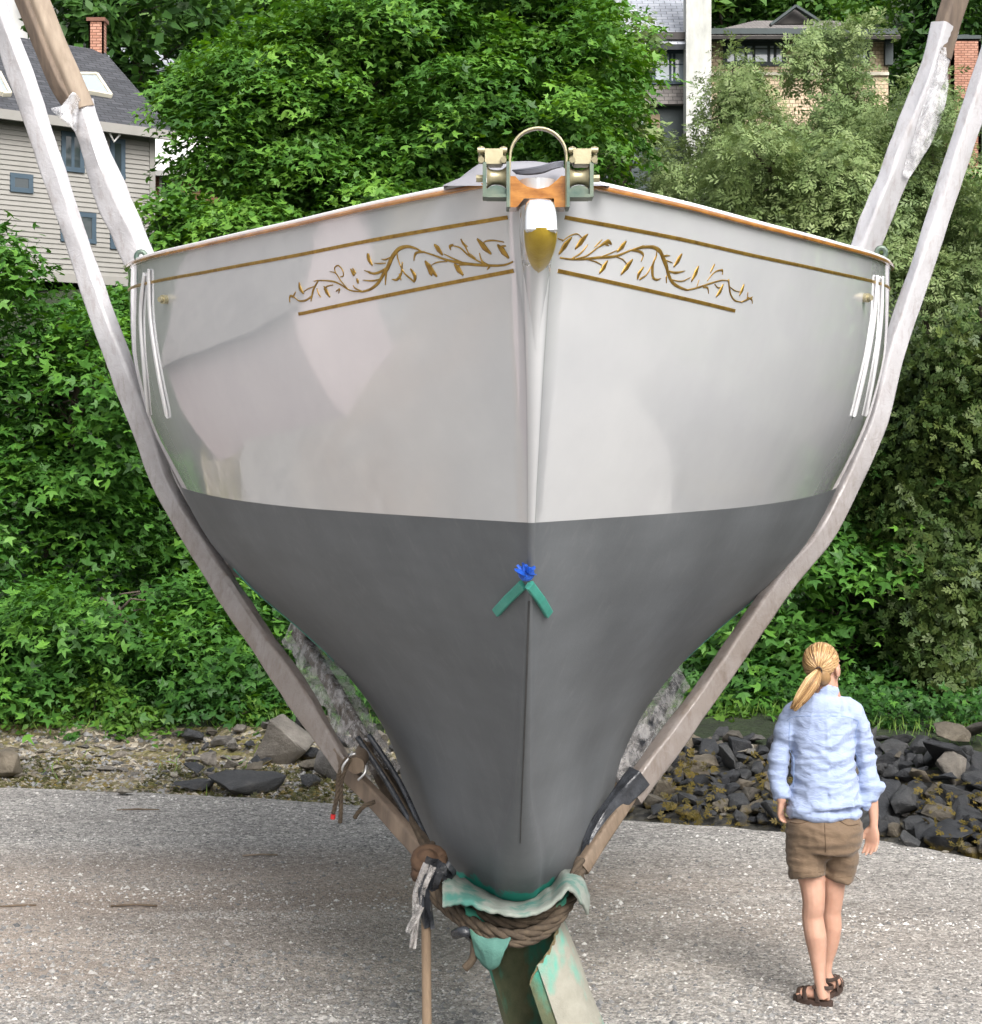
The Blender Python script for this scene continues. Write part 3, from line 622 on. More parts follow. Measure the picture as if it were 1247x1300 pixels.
# rear left
rl_ = [P(15, -75, 10.1), P(47, 5, 10.08), P(67, 55, 10.06), P(88, 103, 10.04), P(166, 300, 10.02), P(204, 400, 10.0), P(222, 520, 9.98), P(240, 630, 9.85), P(300, 720, 9.5), P(378, 800, 9.0), P(420, 868, 8.6), P(455, 930, 8.25), P(486, 985, 8.0)]
s3 = sling(rl_[-1], 'rear left lifting sling, bare brown at the top and wrapped in torn plastic below')
sleeve('webbing_belt', M['tan'], s3, rl_[:4] + [P(104, 140, 10.04)], .135, .115, .75, .003, 11)
sleeve('webbing_belt', M['belt'], s3, [p + Vector((-.045, -.02, -.035)) for p in rl_[:4]] + [P(106, 155, 10.06), P(126, 208, 10.07)], .10, .07, .75, .003, 11)
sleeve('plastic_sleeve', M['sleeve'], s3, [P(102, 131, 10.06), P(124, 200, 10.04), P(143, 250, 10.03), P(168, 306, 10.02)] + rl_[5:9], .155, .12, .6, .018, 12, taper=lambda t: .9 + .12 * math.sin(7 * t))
sleeve('webbing_belt', M['rope'], s3, rl_[9:] + [P(520, 1045, 7.75), P(548, 1092, 7.55)], .07, .05, .4, .004, 14)
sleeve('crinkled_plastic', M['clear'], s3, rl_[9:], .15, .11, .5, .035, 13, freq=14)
mb = MB(); rows = []
for i in range(11):
    t = i / 10; a_ = P(104 - 6 * t, 128 + 34 * t, 10.0)
    rows.append([a_ + Vector((-.15 * u * math.sin(math.pi * (.15 + .8 * t)), -.09 * math.sin(u * 3) - .03, .03 * math.sin(u * 5 + t * 4))) for u in [j / 8 for j in range(9)]])
mb.grid(rows); o = mb.obj('loose_plastic_flap', M['clear'], s3, smooth=True)
sl = o.modifiers.new('s', 'SOLIDIFY'); sl.thickness = .004
# rear right
rr_ = [P(1262, -160, 10.1), P(1236, -70, 10.1), P(1204, 28, 10.08), P(1178, 110, 10.06), P(1144, 200, 10.04), P(1108, 290, 10.02), P(1076, 380, 10.0), P(1060, 500, 9.95), P(1040, 640, 9.8), P(960, 740, 9.4), P(862, 860, 8.9), P(826, 925, 8.5), P(782, 998, 8.2)]
s4 = sling(rr_[-1], 'rear right lifting sling, brown end at the top and twisted white plastic below it')
sleeve('webbing_belt', M['belt'], s4, rr_[:3] + [P(1192, 72, 10.07)], .135, .10, -.6, .003, 21)
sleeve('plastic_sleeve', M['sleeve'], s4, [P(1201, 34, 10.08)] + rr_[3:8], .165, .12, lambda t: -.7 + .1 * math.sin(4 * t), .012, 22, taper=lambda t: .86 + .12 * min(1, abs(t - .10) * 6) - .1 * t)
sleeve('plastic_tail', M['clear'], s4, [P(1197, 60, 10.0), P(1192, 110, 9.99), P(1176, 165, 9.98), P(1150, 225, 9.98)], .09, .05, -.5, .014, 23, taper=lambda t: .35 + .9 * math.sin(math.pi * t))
sleeve('webbing_belt', M['black_pl'], s4, rr_[10:], .05, .04, .4, .004, 26)
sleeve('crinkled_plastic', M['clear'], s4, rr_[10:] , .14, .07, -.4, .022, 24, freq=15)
sleeve('webbing_belt', M['rope'], s4, [rr_[-1], P(752, 1050, 8.0), P(728, 1100, 7.8)], .045, .035, -.4, .004, 25)
# rope round the keel
YK = 7.3
kr = empty('keel_rope', P(660, 1190, 7.15), 'thick brown rope bundle looped under the toe of the keel', 'rope')
for k_, (dy, dz, r_) in enumerate(((0, 0, .030), (.05, .035, .026), (-.012, -.030, .020), (.06, -.01, .028))):
    pts = [P(547, 1085, 7.55), P(545, 1120, 7.45), P(568, 1148, 7.35), P(610, 1176, 7.22), P(655, 1188, 7.15), P(695, 1174, 7.2), P(722, 1142, 7.3), P(738, 1105, 7.45)]
    q = [p + Vector((0, dy, dz)) for p in pts]
    mb = MB(); rope(mb, q, r_ * .78); mb.obj('rope_strand', M['rope'], kr, smooth=True)
mb = MB(); c = P(545, 1100, 7.5)
for i in range(4):
    mb.tube([c + Vector((.055 * math.cos(a_ + i) , .045 * math.sin(a_) * 1, .03 * math.sin(a_ * 1 + i * .8) - .028 * i + .03)) for a_ in [2 * math.pi * j / 14 for j in range(15)]], .026, 8)
mb.ball(c + Vector((-.01, 0, .03)), (.05, .045, .045)); mb.obj('knot', simple('rusty_knot', (.06, .032, .018), (.12, .07, .04), 20, .85, bs=.6, bscale=60), kr, smooth=True)
mb = MB(); mb.tube(catmull([P(600, 1182, 7.25), P(603, 1200, 7.2), P(600, 1218, 7.2), P(590, 1230, 7.2)], 5), .018, 8); mb.obj('rope_tail', M['rope'], kr, smooth=True)
mb = MB(); mb.tube(catmull([P(578, 1186, 7.25), P(590, 1183, 7.2), P(600, 1190, 7.25)], 5), .022, 8); mb.obj('rope_tail', M['black_pl'], kr, smooth=True)
# pad under the keel
pad = empty('keel_pad', P(655, 1150, 7.4), 'curled green and pale carpet pad between keel and rope', 'pad')
def ribbon(name, mat, up_, lo_, parent, th=.012, n=8, wav=.01, mat2=None):
    A_, B_ = catmull(up_, 8), catmull(lo_, 8); rows = []; m_ = min(len(A_), len(B_))
    for i in range(m_):
        a_, b_ = A_[i], B_[i]; sag = Vector((0, -.02, .012))
        rows.append([a_.lerp(b_, j / n) + sag * math.sin(math.pi * j / n) + Vector((0, 1, 1)) * wav * noise.noise(Vector((i * .35, j * .5, 3))) for j in range(n + 1)])
    mb = MB(); mb.grid(rows); o = mb.obj(name, mat, parent, smooth=True, fixn=True)
    s_ = o.modifiers.new('s', 'SOLIDIFY'); s_.thickness = th; s_.offset = 0
    if mat2: o.data.materials.append(mat2); s_.material_offset = 1
    return o
ribbon('pad_top', M['carpet'], [P(562, 1122, 7.35), P(574, 1112, 7.5), P(592, 1118, 7.65), P(628, 1128, 7.8), P(665, 1130, 7.85), P(698, 1116, 7.8), P(714, 1104, 7.6), P(736, 1112, 7.4), P(748, 1138, 7.35)],
       [P(562, 1152, 7.2), P(580, 1148, 7.18), P(600, 1150, 7.15), P(632, 1160, 7.12), P(668, 1163, 7.1), P(700, 1150, 7.12), P(722, 1130, 7.15), P(738, 1146, 7.2), P(746, 1162, 7.25)], pad)
ribbon('pad_lining', M['carpet_g'], [P(590, 1152, 7.3), P(630, 1160, 7.32), P(668, 1163, 7.32), P(702, 1150, 7.3), P(722, 1132, 7.3)], [P(592, 1160, 7.26), P(628, 1174, 7.26), P(662, 1178, 7.26), P(698, 1166, 7.26), P(718, 1146, 7.26)], pad, .01)
# rolled canvas stand under the keel
roll_ = empty('canvas_roll', P(720, 1352, 7.4), 'green canvas roll with pale backing, leaning under the keel', 'canvas roll')
A0, B0 = P(658, 1172, 7.42), P(722, 1362, 7.42)
def croll(rr, th0, th1, topf, n=36, m_=14):
    ax = (B0 - A0).normalized(); u = Vector((1, 0, 0)) - ax * ax.x; u.normalize(); v = ax.cross(u); rows = []
    for i in range(n + 1):
        th = R(th0 + (th1 - th0) * i / n); row = []
        for j in range(m_ + 1):
            s_ = topf(math.degrees(th)); t = s_ + (1 - s_) * j / m_; r_ = rr * (.86 + .14 * t) * (1 + .05 * noise.noise(Vector((th * 2, t * 3, 4))))
            row.append(A0.lerp(B0, t) + (u * math.cos(th) + (v if v.y > 0 else -v) * math.sin(th)) * r_)
        rows.append(row)
    return rows
tf = lambda d: float(np.interp(d, [-110, -80, -55, -20, 0, 90, 180, 200], [.36, .22, .16, .04, -.02, .0, .02, .12])) + .012 * math.sin(d * .5)
mb = MB(); mb.grid(croll(.212, -80, 60, tf)); mb.obj('canvas_backing', M['beige'], roll_, smooth=True)
mb = MB(); mb.grid(croll(.200, -97, 205, tf)); mb.obj('canvas_lining', M['carpet_g'], roll_, smooth=True)
mb = MB(); mb.grid([[a_, b_] for a_, b_ in zip([r_[0] for r_ in croll(.212, -80, 60, tf)], [r_[0] for r_ in croll(.200, -98, 60, tf)])]); mb.obj('frayed_edge', simple('frayed_brown_edge', (.10, .08, .04), (.22, .18, .1), 60, .95, bs=.8), roll_)
ribbon('torn_flap', M['teal'], [P(596, 1180, 7.2), P(620, 1192, 7.15), P(650, 1190, 7.14)], [P(604, 1212, 7.2), P(622, 1232, 7.14), P(636, 1222, 7.12)], roll_, .008)
# stick, tape, log, ropes at the left
st = MB(); a_ = P(541, 1165, 7.45); st.tube([a_, Vector((a_.x + .005, a_.y, 0.0 - .02))], .021, 10)
tag(st.obj('wooden_stick', simple('barked_stick', (.17, .12, .08), (.25, .18, .12), 20, .8, stretch=(2, 2, .4), bs=.5), smooth=50), 'thin upright wooden stick standing on the gravel below the tied sling', 'stick')
tp = empty('plastic_strips', P(540, 1140, 7.4), 'torn black and grey plastic strips hanging from the knot', 'plastic strips')
for (q, w_, mt) in (([(556, 1092), (545, 1120), (541, 1150), (545, 1178)], .085, 'black_pl'), ([(546, 1098), (533, 1130), (528, 1170), (524, 1203)], .05, 'clear'), ([(562, 1100), (570, 1108), (566, 1120)], .06, 'black_pl'), ([(534, 1150), (524, 1172), (517, 1182)], .03, 'clear')):
    mb = MB(); pts = catmull([P(x, y, 7.38 + .015 * i) for i, (x, y) in enumerate(q)], 7)
    mb.sweep(pts, [(-w_ / 2, .0), (-w_ / 4, .010), (0, -.004), (w_ / 4, .011), (w_ / 2, 0), (w_ / 4, .005), (0, -.010), (-w_ / 4, .004)], up=Vector((0, -1, 0)), roll=lambda i, n: .5 * math.sin(i * .35), scale=lambda i, n: (.9 + .3 * math.sin(i * .21 + 1), 1.4))
    mb.obj('plastic_strip', M[mt], tp, smooth=60)
lg = MB(); c = P(452, 972, 7.75); lg.tube([c, c + Vector((.02, .30, .02))], .037, 16)
lo = lg.obj('log', M['wood'], smooth=40); tag(lo, 'short round log toggled through the sling end, cut face showing', 'log')
mb = MB()
lg2 = mb; mb.tube([c + Vector((-.035, .02, .02)), c + Vector((-.02, -.01, .05)), c + Vector((.0, -.015, .055))], .006, 6)
mb.tube(catmull([c + Vector((-.062, 0, -.045)), c + Vector((-.055, -.02, .0)), c + Vector((-.03, -.015, .035))], 4), .006, 6); mb.tube(catmull([c + Vector((.01, -.02, -.06)), c + Vector((.04, -.02, -.03)), c + Vector((.045, 0, .0))], 4), .006, 6)
mb.obj('wire_staple', simple('galvanised_wire', (.5, .5, .5), (.6, .6, .6), 10, .35, metal=.8, bs=0), lo, smooth=True)
ro = empty('rope_end', P(430, 980, 7.75), 'frayed rope tails hanging beside the log end, one with a red tip', 'rope')
for q, red in (([(440, 962), (430, 985), (428, 1010), (423, 1034)], 1), ([(444, 962), (434, 990), (433, 1020), (432, 1046)], 0), ([(476, 1018), (462, 1024), (453, 1034), (450, 1040)], 0)):
    mb = MB(); pts = catmull([P(x, y, 7.74) for x, y in q], 8); rope(mb, pts, .0095); o = mb.obj('rope_tail', M['rope'], ro, smooth=True)
    if red: mb = MB(); mb.tube([pts[-1], pts[-1] + Vector((-.002, 0, -.02))], .011, 8); mb.obj('red_tip', simple('red_whipping', (.5, .02, .02), (.4, .015, .015), 10, .6), ro)
# ------------------------------------------------------------------ the person
def remesh(mb, name, voxel, sm, parent, mat, deform=None, sfac=.5):
    o = mb.obj(name, None); r = o.modifiers.new('r', 'REMESH'); r.mode = 'VOXEL'; r.voxel_size = voxel
    s_ = o.modifiers.new('s', 'SMOOTH'); s_.iterations = sm; s_.factor = sfac
    dg = bpy.context.evaluated_depsgraph_get(); me = bpy.data.meshes.new_from_object(o.evaluated_get(dg)); bpy.data.objects.remove(o); me.name = name
    if deform:
        nr = [v.normal.copy() for v in me.vertices]
        for v, n_ in zip(me.vertices, nr): v.co += n_ * deform(v.co, n_)
    me.polygons.foreach_set('use_smooth', [True] * len(me.polygons)); me.materials.clear(); me.update()
    return link(name, me, mat, parent)
def skin_mat():
    m, t, b = new_mat('skin'); co = coords(t, 'Object')
    t.links.new(ramp(t, noi(t, co, 14, 5), [(.3, (.40, .225, .16)), (.7, (.48, .285, .21))]), b.inputs['Base Color']); b.inputs['Roughness'].default_value = .5
    b.inputs['Subsurface Weight'].default_value = .15; b.inputs['Subsurface Radius'].default_value = (.02, .008, .004); b.inputs['Subsurface Scale'].default_value = .5
    bump(t, b, noi(t, co, 120, 3), .08, .001); return m
M['skin'] = skin_mat()
def cloth(name, a_, b__, sc=5, weave=400, bs=.42):
    m, t, b = new_mat(name); co = coords(t, 'Object')
    t.links.new(ramp(t, noi(t, co, sc, 4), [(.3, a_), (.7, b__)]), b.inputs['Base Color']); b.inputs['Roughness'].default_value = .85
    b.inputs['Sheen Weight'].default_value = .15
    bm_ = bump(t, b, noi(t, coords(t, 'Object', (1, 1, 2.2)), 20, 3, .55, dist=.8), bs, .016)
    w_ = noi(t, co, weave, 2); b2 = N(t, 'ShaderNodeBump', Strength=.2, Distance=.001); t.links.new(w_, b2.inputs['Height']); t.links.new(bm_.outputs[0], b2.inputs['Normal']); t.links.new(b2.outputs[0], b.inputs['Normal'])
    return m
M['shirt'] = cloth('pale_blue_cotton', (.25, .315, .48), (.31, .375, .545)); M['khaki'] = cloth('brown_khaki_cotton', (.115, .078, .047), (.15, .10, .062), bs=.3)
M['seam'] = simple('shirt_seam', (.20, .30, .52), None, 8, .9, bs=0); M['kseam'] = simple('shorts_seam', (.09, .055, .03), None, 8, .9, bs=0)
def hair_mat():
    m, t, b = new_mat('blonde_hair'); g = t.nodes.new('ShaderNodeNewGeometry')
    c = ramp(t, g.outputs['Random Per Island'], [(0, (.16, .085, .035)), (.4, (.34, .20, .085)), (.8, (.52, .34, .16)), (1, (.66, .47, .26))])
    t.links.new(c, b.inputs['Base Color']); b.inputs['Roughness'].default_value = .38; b.inputs['Anisotropic'].default_value = .5; return m
M['hair'] = hair_mat(); M['dkhair'] = simple('hair_base', (.22, .13, .055), (.30, .18, .08), 20, .5, bs=.4)
M['sandal'] = simple('dark_brown_strap', (.03, .018, .014), (.06, .035, .025), 20, .6)
YP = 8.3; UN = 2.55 * F / YP          # crop units per metre
def Q(cx, cy, d=0): return P(940 + cx / 2.55, 790 + cy / 2.55, YP) + Vector((0, d, 0))
def U(v): return v / UN
def limb(mb, pts, k=14):
    """pts: (cx, cy, depth, half width in crop units, depth factor)"""
    n = 5; raw = [Vector((p[0], p[1], p[2] * UN)) for p in pts]; c = catmull(raw, n); wd = []
    for i in range(len(pts) - 1):
        for j in range(n): wd.append((pts[i][3] + (pts[i + 1][3] - pts[i][3]) * j / n, pts[i][4] + (pts[i + 1][4] - pts[i][4]) * j / n))
    wd.append((pts[-1][3], pts[-1][4])); path = [Q(v.x, v.y, v.z / UN) for v in c]
    mb.sweep(path, [(math.cos(2 * math.pi * j / k), math.sin(2 * math.pi * j / k)) for j in range(k)], up=lambda i: Vector((0, -1, 0)), scale=lambda i, n: (U(wd[i][0]), U(wd[i][0]) * wd[i][1]))
per = empty('person', Q(270, 1240), 'person in pale blue shirt and brown shorts walking away across the gravel', 'person')
per.location.z = 0
body = MB()
HC = Q(272, 142, .02); yaw = R(-46); RF = Matrix.Rotation(yaw, 3, 'Z')      # local: +y faces where she looks
def HL(x, y, z): return HC + RF @ Vector((x, y, z))
body.ball(HL(0, -.012, .012), (.070, .088, .088), 20, 14, RF); body.ball(HL(0, .035, -.035), (.052, .055, .072), 18, 12, RF); body.ball(HL(0, .058, -.085), (.026, .026, .022), 12, 8, RF)
body.tube([HL(0, .082, .0), HL(0, .105, -.035)], .011, 8, scale=lambda i, n: .6 + .5 * i); body.ball(HL(0, .086, -.062), (.022, .012, .008), 10, 6, RF)
for s in (-1, 1):
    body.ball(HL(s * .030, .074, -.004), (.013, .012, .009), 10, 6, RF); body.ball(HL(s * .032, .076, .018), (.012, .008, .005), 10, 6, RF)
    body.ball(HL(s * .079, .004, -.022), (.010, .019, .031), 10, 8, RF); body.ball(HL(s * .083, -.003, -.013), (.008, .017, .019), 10, 8, RF)
limb(body, [(275, 165, .02, 40, 1), (282, 215, .01, 37, 1), (280, 260, .0, 52, .9), (272, 300, 0, 50, .6)])
limb(body, [(270, 310, 0, 76, .6), (270, 400, 0, 80, .7), (272, 520, 0, 82, .7), (272, 640, 0, 98, .75), (272, 730, 0, 88, .8)])
limb(body, [(158, 316, 0, 20, 1), (130, 440, .02, 17, 1), (124, 480, .01, 17, 1), (130, 560, -.02, 17, 1), (132, 580, -.02, 14, .9)])
limb(body, [(382, 316, 0, 20, 1), (407, 440, .02, 17, 1), (416, 500, .02, 18, 1), (428, 580, 0, 19, 1), (430, 640, -.02, 14, .85), (428, 660, -.02, 14, .8)])
limb(body, [(222, 700, 0, 62, 1), (226, 800, -.01, 48, 1), (232, 850, -.02, 41, 1), (234, 905, -.03, 36, 1.05), (232, 950, -.02, 35, 1), (240, 1010, -.03, 36, 1.05), (246, 1060, -.03, 30, 1), (250, 1120, -.04, 21, 1.05), (254, 1170, -.05, 18, 1.15), (262, 1205, -.05, 21, 1.2)])
limb(body, [(320, 700, 0, 60, 1), (314, 800, .03, 46, 1), (308, 850, .04, 39, 1), (306, 905, .05, 34, 1.05), (303, 950, .06, 32, 1), (305, 1000, .06, 32, 1.05), (300, 1060, .07, 27, 1), (292, 1110, .08, 20, 1.05), (290, 1150, .08, 17, 1.15), (298, 1178, .08, 20, 1.2)])
# feet
def foot(heel, toe, w_):
    h_, t_ = Vector(heel), Vector(toe); d = (t_ - h_).normalized(); 
    mb = body; mb.sweep(catmull([h_ - d * .012, h_ + (t_ - h_) * .25, h_ + (t_ - h_) * .6, h_ + (t_ - h_) * .85, t_], 4), [(math.cos(2 * math.pi * j / 12), math.sin(2 * math.pi * j / 12)) for j in range(12)],
        scale=lambda i, n: (w_ * (.55 + .45 * min(1, 2.2 * i / n)) * (1 if i < n - 2 else .8), .042 * (1 - .62 * i / n)))
    sd_ = d.cross(Vector((0, 0, 1)))
    for k in range(5): b_ = t_ - d * (.02 + .006 * abs(k - 1)) + sd_ * w_ * (k - 2) * .42; mb.tube([b_, b_ + d * (.035 - .004 * abs(k - 1)) + Vector((0, 0, -.004))], .0095 if k != 4 else .008, 8)
lh, lt = Q(272, 1215, -.045), Q(198, 1234, .03); lh.z, lt.z = .062, .040
rh, rt = Q(296, 1200, .08), Q(340, 1212, .22); rh.z, rt.z = .062, .040
foot(lh, lt, .040); foot(rh, rt, .038)
# hands: palm, four bent fingers of unequal length, thumb from the side of the palm
def hand(wr, ax, side, palm_n, L=.17, curl=.5):
    """wr wrist point, ax along the hand, side towards the thumb, palm_n out of the palm"""
    ax, side, palm_n = ax.normalized(), side.normalized(), palm_n.normalized(); pl = L * .48
    body.sweep([wr, wr + ax * pl * .35, wr + ax * pl * .75, wr + ax * pl], [(math.cos(2 * math.pi * j / 12), math.sin(2 * math.pi * j / 12)) for j in range(12)], up=lambda i: palm_n, scale=lambda i, n: ((.022, .032, .038, .037)[i], (.016, .016, .014, .012)[i]))
    for k, (off, ln) in enumerate(((.028, .42), (.0095, .47), (-.0095, .44), (-.027, .34))):
        p = wr + ax * (pl * .93) + side * off; d = ax + side * off * 3; d.normalize(); pts = [p]
        for j, f_ in enumerate((.45, .32, .23)):
            an = curl * (.5 + .55 * j) * (1 + .12 * k); dd = (d * math.cos(an) + palm_n * math.sin(an)).normalized(); p = p + dd * (L * ln * f_); pts.append(p)
        body.tube(pts, .0082 if k < 3 else .0072, 8, scale=lambda i, n: (1.05, 1, .92, .72)[i])
    p = wr + ax * pl * .22 + side * .022
    body.tube([p, p + ax * .028 + side * .022 + palm_n * .01, p + ax * .055 + side * .027 + palm_n * .02, p + ax * .076 + side * .024 + palm_n * .027], .0098, 8, scale=lambda i, n: (1.3, 1.1, .95, .75)[i])
hand(Q(428, 655, -.02), Vector((-.06, .02, -1)), Vector((-.75, .6, 0)), Vector((-.6, -.75, .0)), .165, .55)
hand(Q(132, 572, -.02), Vector((-.06, .30, -.9)), Vector((.4, .85, .25)), Vector((.85, -.35, 0)), .155, .75)
b_ = remesh(body, 'body', .0055, 5, per, M['skin'])
# shirt
sh = MB()
limb(sh, [(284, 236, 0, 44, 1), (280, 250, 0, 72, .95), (270, 272, 0, 92, .80), (266, 300, 0, 106, .70), (266, 345, 0, 106, .72), (268, 410, 0, 99, .78), (271, 480, 0, 100, .80), (272, 560, 0, 108, .82), (273, 598, 0, 121, .84), (276, 618, -.01, 119, .84)], 28)
sh.ball(Q(276, 612, -.012), (U(114), U(92), U(30)), 24, 10)
limb(sh, [(272, 258, 0, 30, 1), (215, 272, 0, 36, 1), (178, 292, 0, 38, 1), (162, 312, 0, 34, 1), (144, 345, 0, 34, 1), (131, 420, .02, 31, 1), (124, 490, .02, 29, 1), (131, 545, 0, 28, 1), (134, 570, -.01, 26, 1)], 18)
limb(sh, [(286, 258, 0, 30, 1), (330, 270, 0, 36, 1), (362, 288, 0, 38, 1), (378, 312, 0, 35, 1), (393, 345, 0, 35, 1), (406, 420, .02, 31, 1), (415, 490, .02, 31, 1), (418, 540, .01, 36, 1), (414, 575, 0, 27, 1)], 18)
limb(sh, [(398, 560, -.02, 16, .8), (402, 585, -.02, 14, .8), (404, 604, -.02, 7, .8)], 12)
limb(sh, [(432, 548, -.01, 16, 1.4), (448, 530, -.02, 14, 1.2), (460, 528, -.02, 9, 1.1)], 10)
limb(sh, [(262, 243, -.035, 32, .25), (285, 233, -.052, 42, .22), (305, 240, -.04, 30, .25)], 14)
sh.sweep([Q(286, 230, .0) + Vector((0, 0, -.006)), Q(284, 244, 0)], [(math.cos(2 * math.pi * j / 24), math.sin(2 * math.pi * j / 24)) for j in range(24)], up=lambda i: Vector((0, -1, 0)), scale=lambda i, n: (U((43, 52)[i]), U((43, 50)[i])))
def folds(co, n_):
    x = (co.x - per.location.x); z = co.z
    cyr = (P(0, 0, YP).z - z) * UN
    d = 0
    low = min(1, max(0, (1.50 - z) / .3))
    v1 = noise.noise(Vector((x * 7 + z * 9 * (1 if x < 0 else -1), co.y * 4, z * 15))); d += .011 * low * (1 - abs(v1) * 2.2)
    v2 = noise.noise(Vector((x * 14 - z * 7, co.y * 6, z * 34 + 7))); d += .005 * low * (1 - abs(v2) * 2)
    v3 = noise.noise(Vector((x * 16, 3, z * 3.5))); d += .006 * (1 - abs(v3) * 2)
    d -= .008
    if n_.y < -.3:
        px_ = (co.x - Q(266, 0).x); top_, bot = Q(0, 305).z, Q(0, 470).z
        if bot < z < top_: cx_ = px_ - .02 * (top_ - z) / .25; d += .008 * math.exp(-(cx_ / .012) ** 2) * (1 - ((top_ - z) / (top_ - bot)) ** 2)
    return d
shirt = remesh(sh, 'shirt', .007, 3, per, M['shirt'], folds)
def on_back(me_o, cx, cy, off=.002):
    o, d = Q(cx, cy, -1.0), None; cp = Vector((0, 0, H)); t = (Q(cx, cy, 0) - cp).normalized()
    if me_o.parent: mi = (me_o.matrix_parent_inverse.inverted() @ Matrix.Identity(4)) if False else Matrix.Identity(4)
    ok, loc, nrm, _ = me_o.ray_cast(cp, t)
    return (loc + nrm * off) if ok else Q(cx, cy, -.1)
def seam(me_o, pts, r_, mat, name, par):
    mb = MB(); q = catmull([(x, y, 0) for x, y in pts], 5); mb.tube([on_back(me_o, p.x, p.y, .0) for p in q], r_, 6); return mb.obj(name, mat, par, smooth=True)
dg = bpy.context.evaluated_depsgraph_get(); dg.update()
seam(shirt, [(152, 318), (175, 306), (262, 303), (340, 306), (384, 320)], .0016, M['seam'], 'yoke_seam', shirt)
for q in ([(160, 322), (158, 380), (162, 440), (160, 520)], [(384, 322), (374, 360), (372, 420), (380, 510)]): seam(shirt, q, .0016, M['seam'], 'armhole_seam', shirt)
# shorts
so_ = MB()
limb(so_, [(272, 596, 0, 84, .8), (272, 618, 0, 104, .8), (272, 640, 0, 120, .84), (271, 660, 0, 125, .86), (270, 700, 0, 124, .86), (266, 735, 0, 114, .8)], 26)
limb(so_, [(212, 690, 0, 62, 1.25), (211, 740, 0, 62, 1.2), (213, 790, -.01, 60, 1.15), (216, 822, -.02, 59, 1.1)], 20)
limb(so_, [(330, 690, 0, 60, 1.25), (330, 740, .01, 56, 1.2), (328, 790, .02, 53, 1.15), (326, 835, .03, 52, 1.1)], 20)
so_.ball(Q(271, 742, 0), (U(30), U(60), U(26)), 12, 8); so_.ball(Q(222, 672, -.055), (U(58), U(42), U(60)), 16, 10); so_.ball(Q(322, 672, -.055), (U(58), U(42), U(60)), 16, 10)
def kf(co, n_):
    x = co.x - per.location.x; z = co.z; v1 = noise.noise(Vector((x * 9 + z * 6, co.y * 5, z * 22 + 3))); v2 = noise.noise(Vector((x * 20, co.y * 8, z * 9)))
    return .007 * (1 - abs(v1) * 2.2) + .003 * (1 - 2 * abs(v2)) - .004
shorts = remesh(so_, 'shorts', .008, 3, per, M['khaki'], kf)
dg = bpy.context.evaluated_depsgraph_get(); dg.update()
seam(shorts, [(273, 640), (274, 680), (276, 720), (276, 745)], .0022, M['kseam'], 'seat_seam', shorts)
for q in ([(162, 648), (195, 652), (228, 640)], [(320, 642), (350, 658), (382, 654)]): seam(shorts, q, .0026, M['kseam'], 'pocket_flap', shorts)
for q in ([(158, 806), (215, 812), (274, 808)], [(276, 822), (325, 826), (377, 820)]): seam(shorts, q, .0013, M['kseam'], 'hem_seam', shorts)
# hair: a cap of strands drawn back into the tie, and a ponytail
rnd = random.Random(11); tie = Q(243, 150, -.085) ; hr = MB()
hr.ball(HL(0, -.022, .024), (.0785, .088, .084), 22, 16, RF); limb(hr, [(252, 156, -.055, 22, .8), (264, 176, -.045, 24, .8), (274, 192, -.03, 20, .7)], 12)
hair = remesh(hr, 'hair', .007, 3, per, M['dkhair'])
mb = MB(); tl = RF.inverted() @ (tie - HC)
for i in range(560):
    th = rnd.uniform(0, 2 * math.pi); fz = math.sin(th); fx = math.cos(th)
    # start on the hairline ring: forehead, temples, above the ears, nape
    st_ = Vector((fx * .9, .52 + .25 * max(0, fz) - 1.35 * max(0, -fz), fz * .95 + .05 + rnd.uniform(-.04, .04))).normalized(); en = Vector((tl.x / .0785, (tl.y + .022) / .088, (tl.z - .02) / .088)).normalized()
    if st_.z < -.72: st_.z = -.72; st_.normalize()
    pts = []; bow_ = rnd.uniform(-.05, .05)
    for j in range(11):
        t = j / 10; an = st_.angle(en); v = (st_ * math.sin((1 - t) * an) + en * math.sin(t * an)) / max(math.sin(an), 1e-3)
        v.z += bow_ * math.sin(math.pi * t) + .12 * math.sin(math.pi * t) * (.5 if fz > 0 else -.2); v.normalize(); rr = 1.02 + rnd.uniform(-.012, .02)
        pts.append(HL(v.x * .0785 * rr, v.y * .088 * rr - .022, v.z * .088 * rr + .02))
    mb.tube(pts, rnd.uniform(.0014, .0028), 4)
mb.obj('hair_strands', M['hair'], hair, smooth=True)
mb = MB()
for i in range(260):
    a_ = rnd.uniform(0, 6.28); r_ = math.sqrt(rnd.random()); e_ = rnd.uniform(-1, 1); en_ = rnd.uniform(.82, 1.04)
    pts = []
    for j in range(9):
        t = j / 8 * en_; w_ = float(np.interp(t, [0, .08, .35, .7, 1.05], [9, 14, 25, 21, 9])) * r_
        cx_ = float(np.interp(t, [0, .3, .65, 1.05], [243, 222, 190, 152])); cy_ = float(np.interp(t, [0, .3, .65, 1.05], [150, 178, 222, 272])); dp = float(np.interp(t, [0, .3, 1], [-.088, -.115, -.135]))
        pts.append(Q(cx_ + w_ * math.cos(a_) * .9, cy_ + w_ * math.cos(a_) * .55, dp + U(w_) * .8 * math.sin(a_)))
    mb.tube(pts, rnd.uniform(.0013, .0028), 4)
pony = mb.obj('ponytail', M['hair'], hair, smooth=True)
mb = MB(); mb.tube([tie + Vector((.014 * math.cos(a_), .0 - .004 * math.cos(a_), .017 * math.sin(a_))) for a_ in [6.283 * j / 16 for j in range(17)]], .004, 8); mb.obj('hair_tie', M['sandal'], hair, smooth=True)
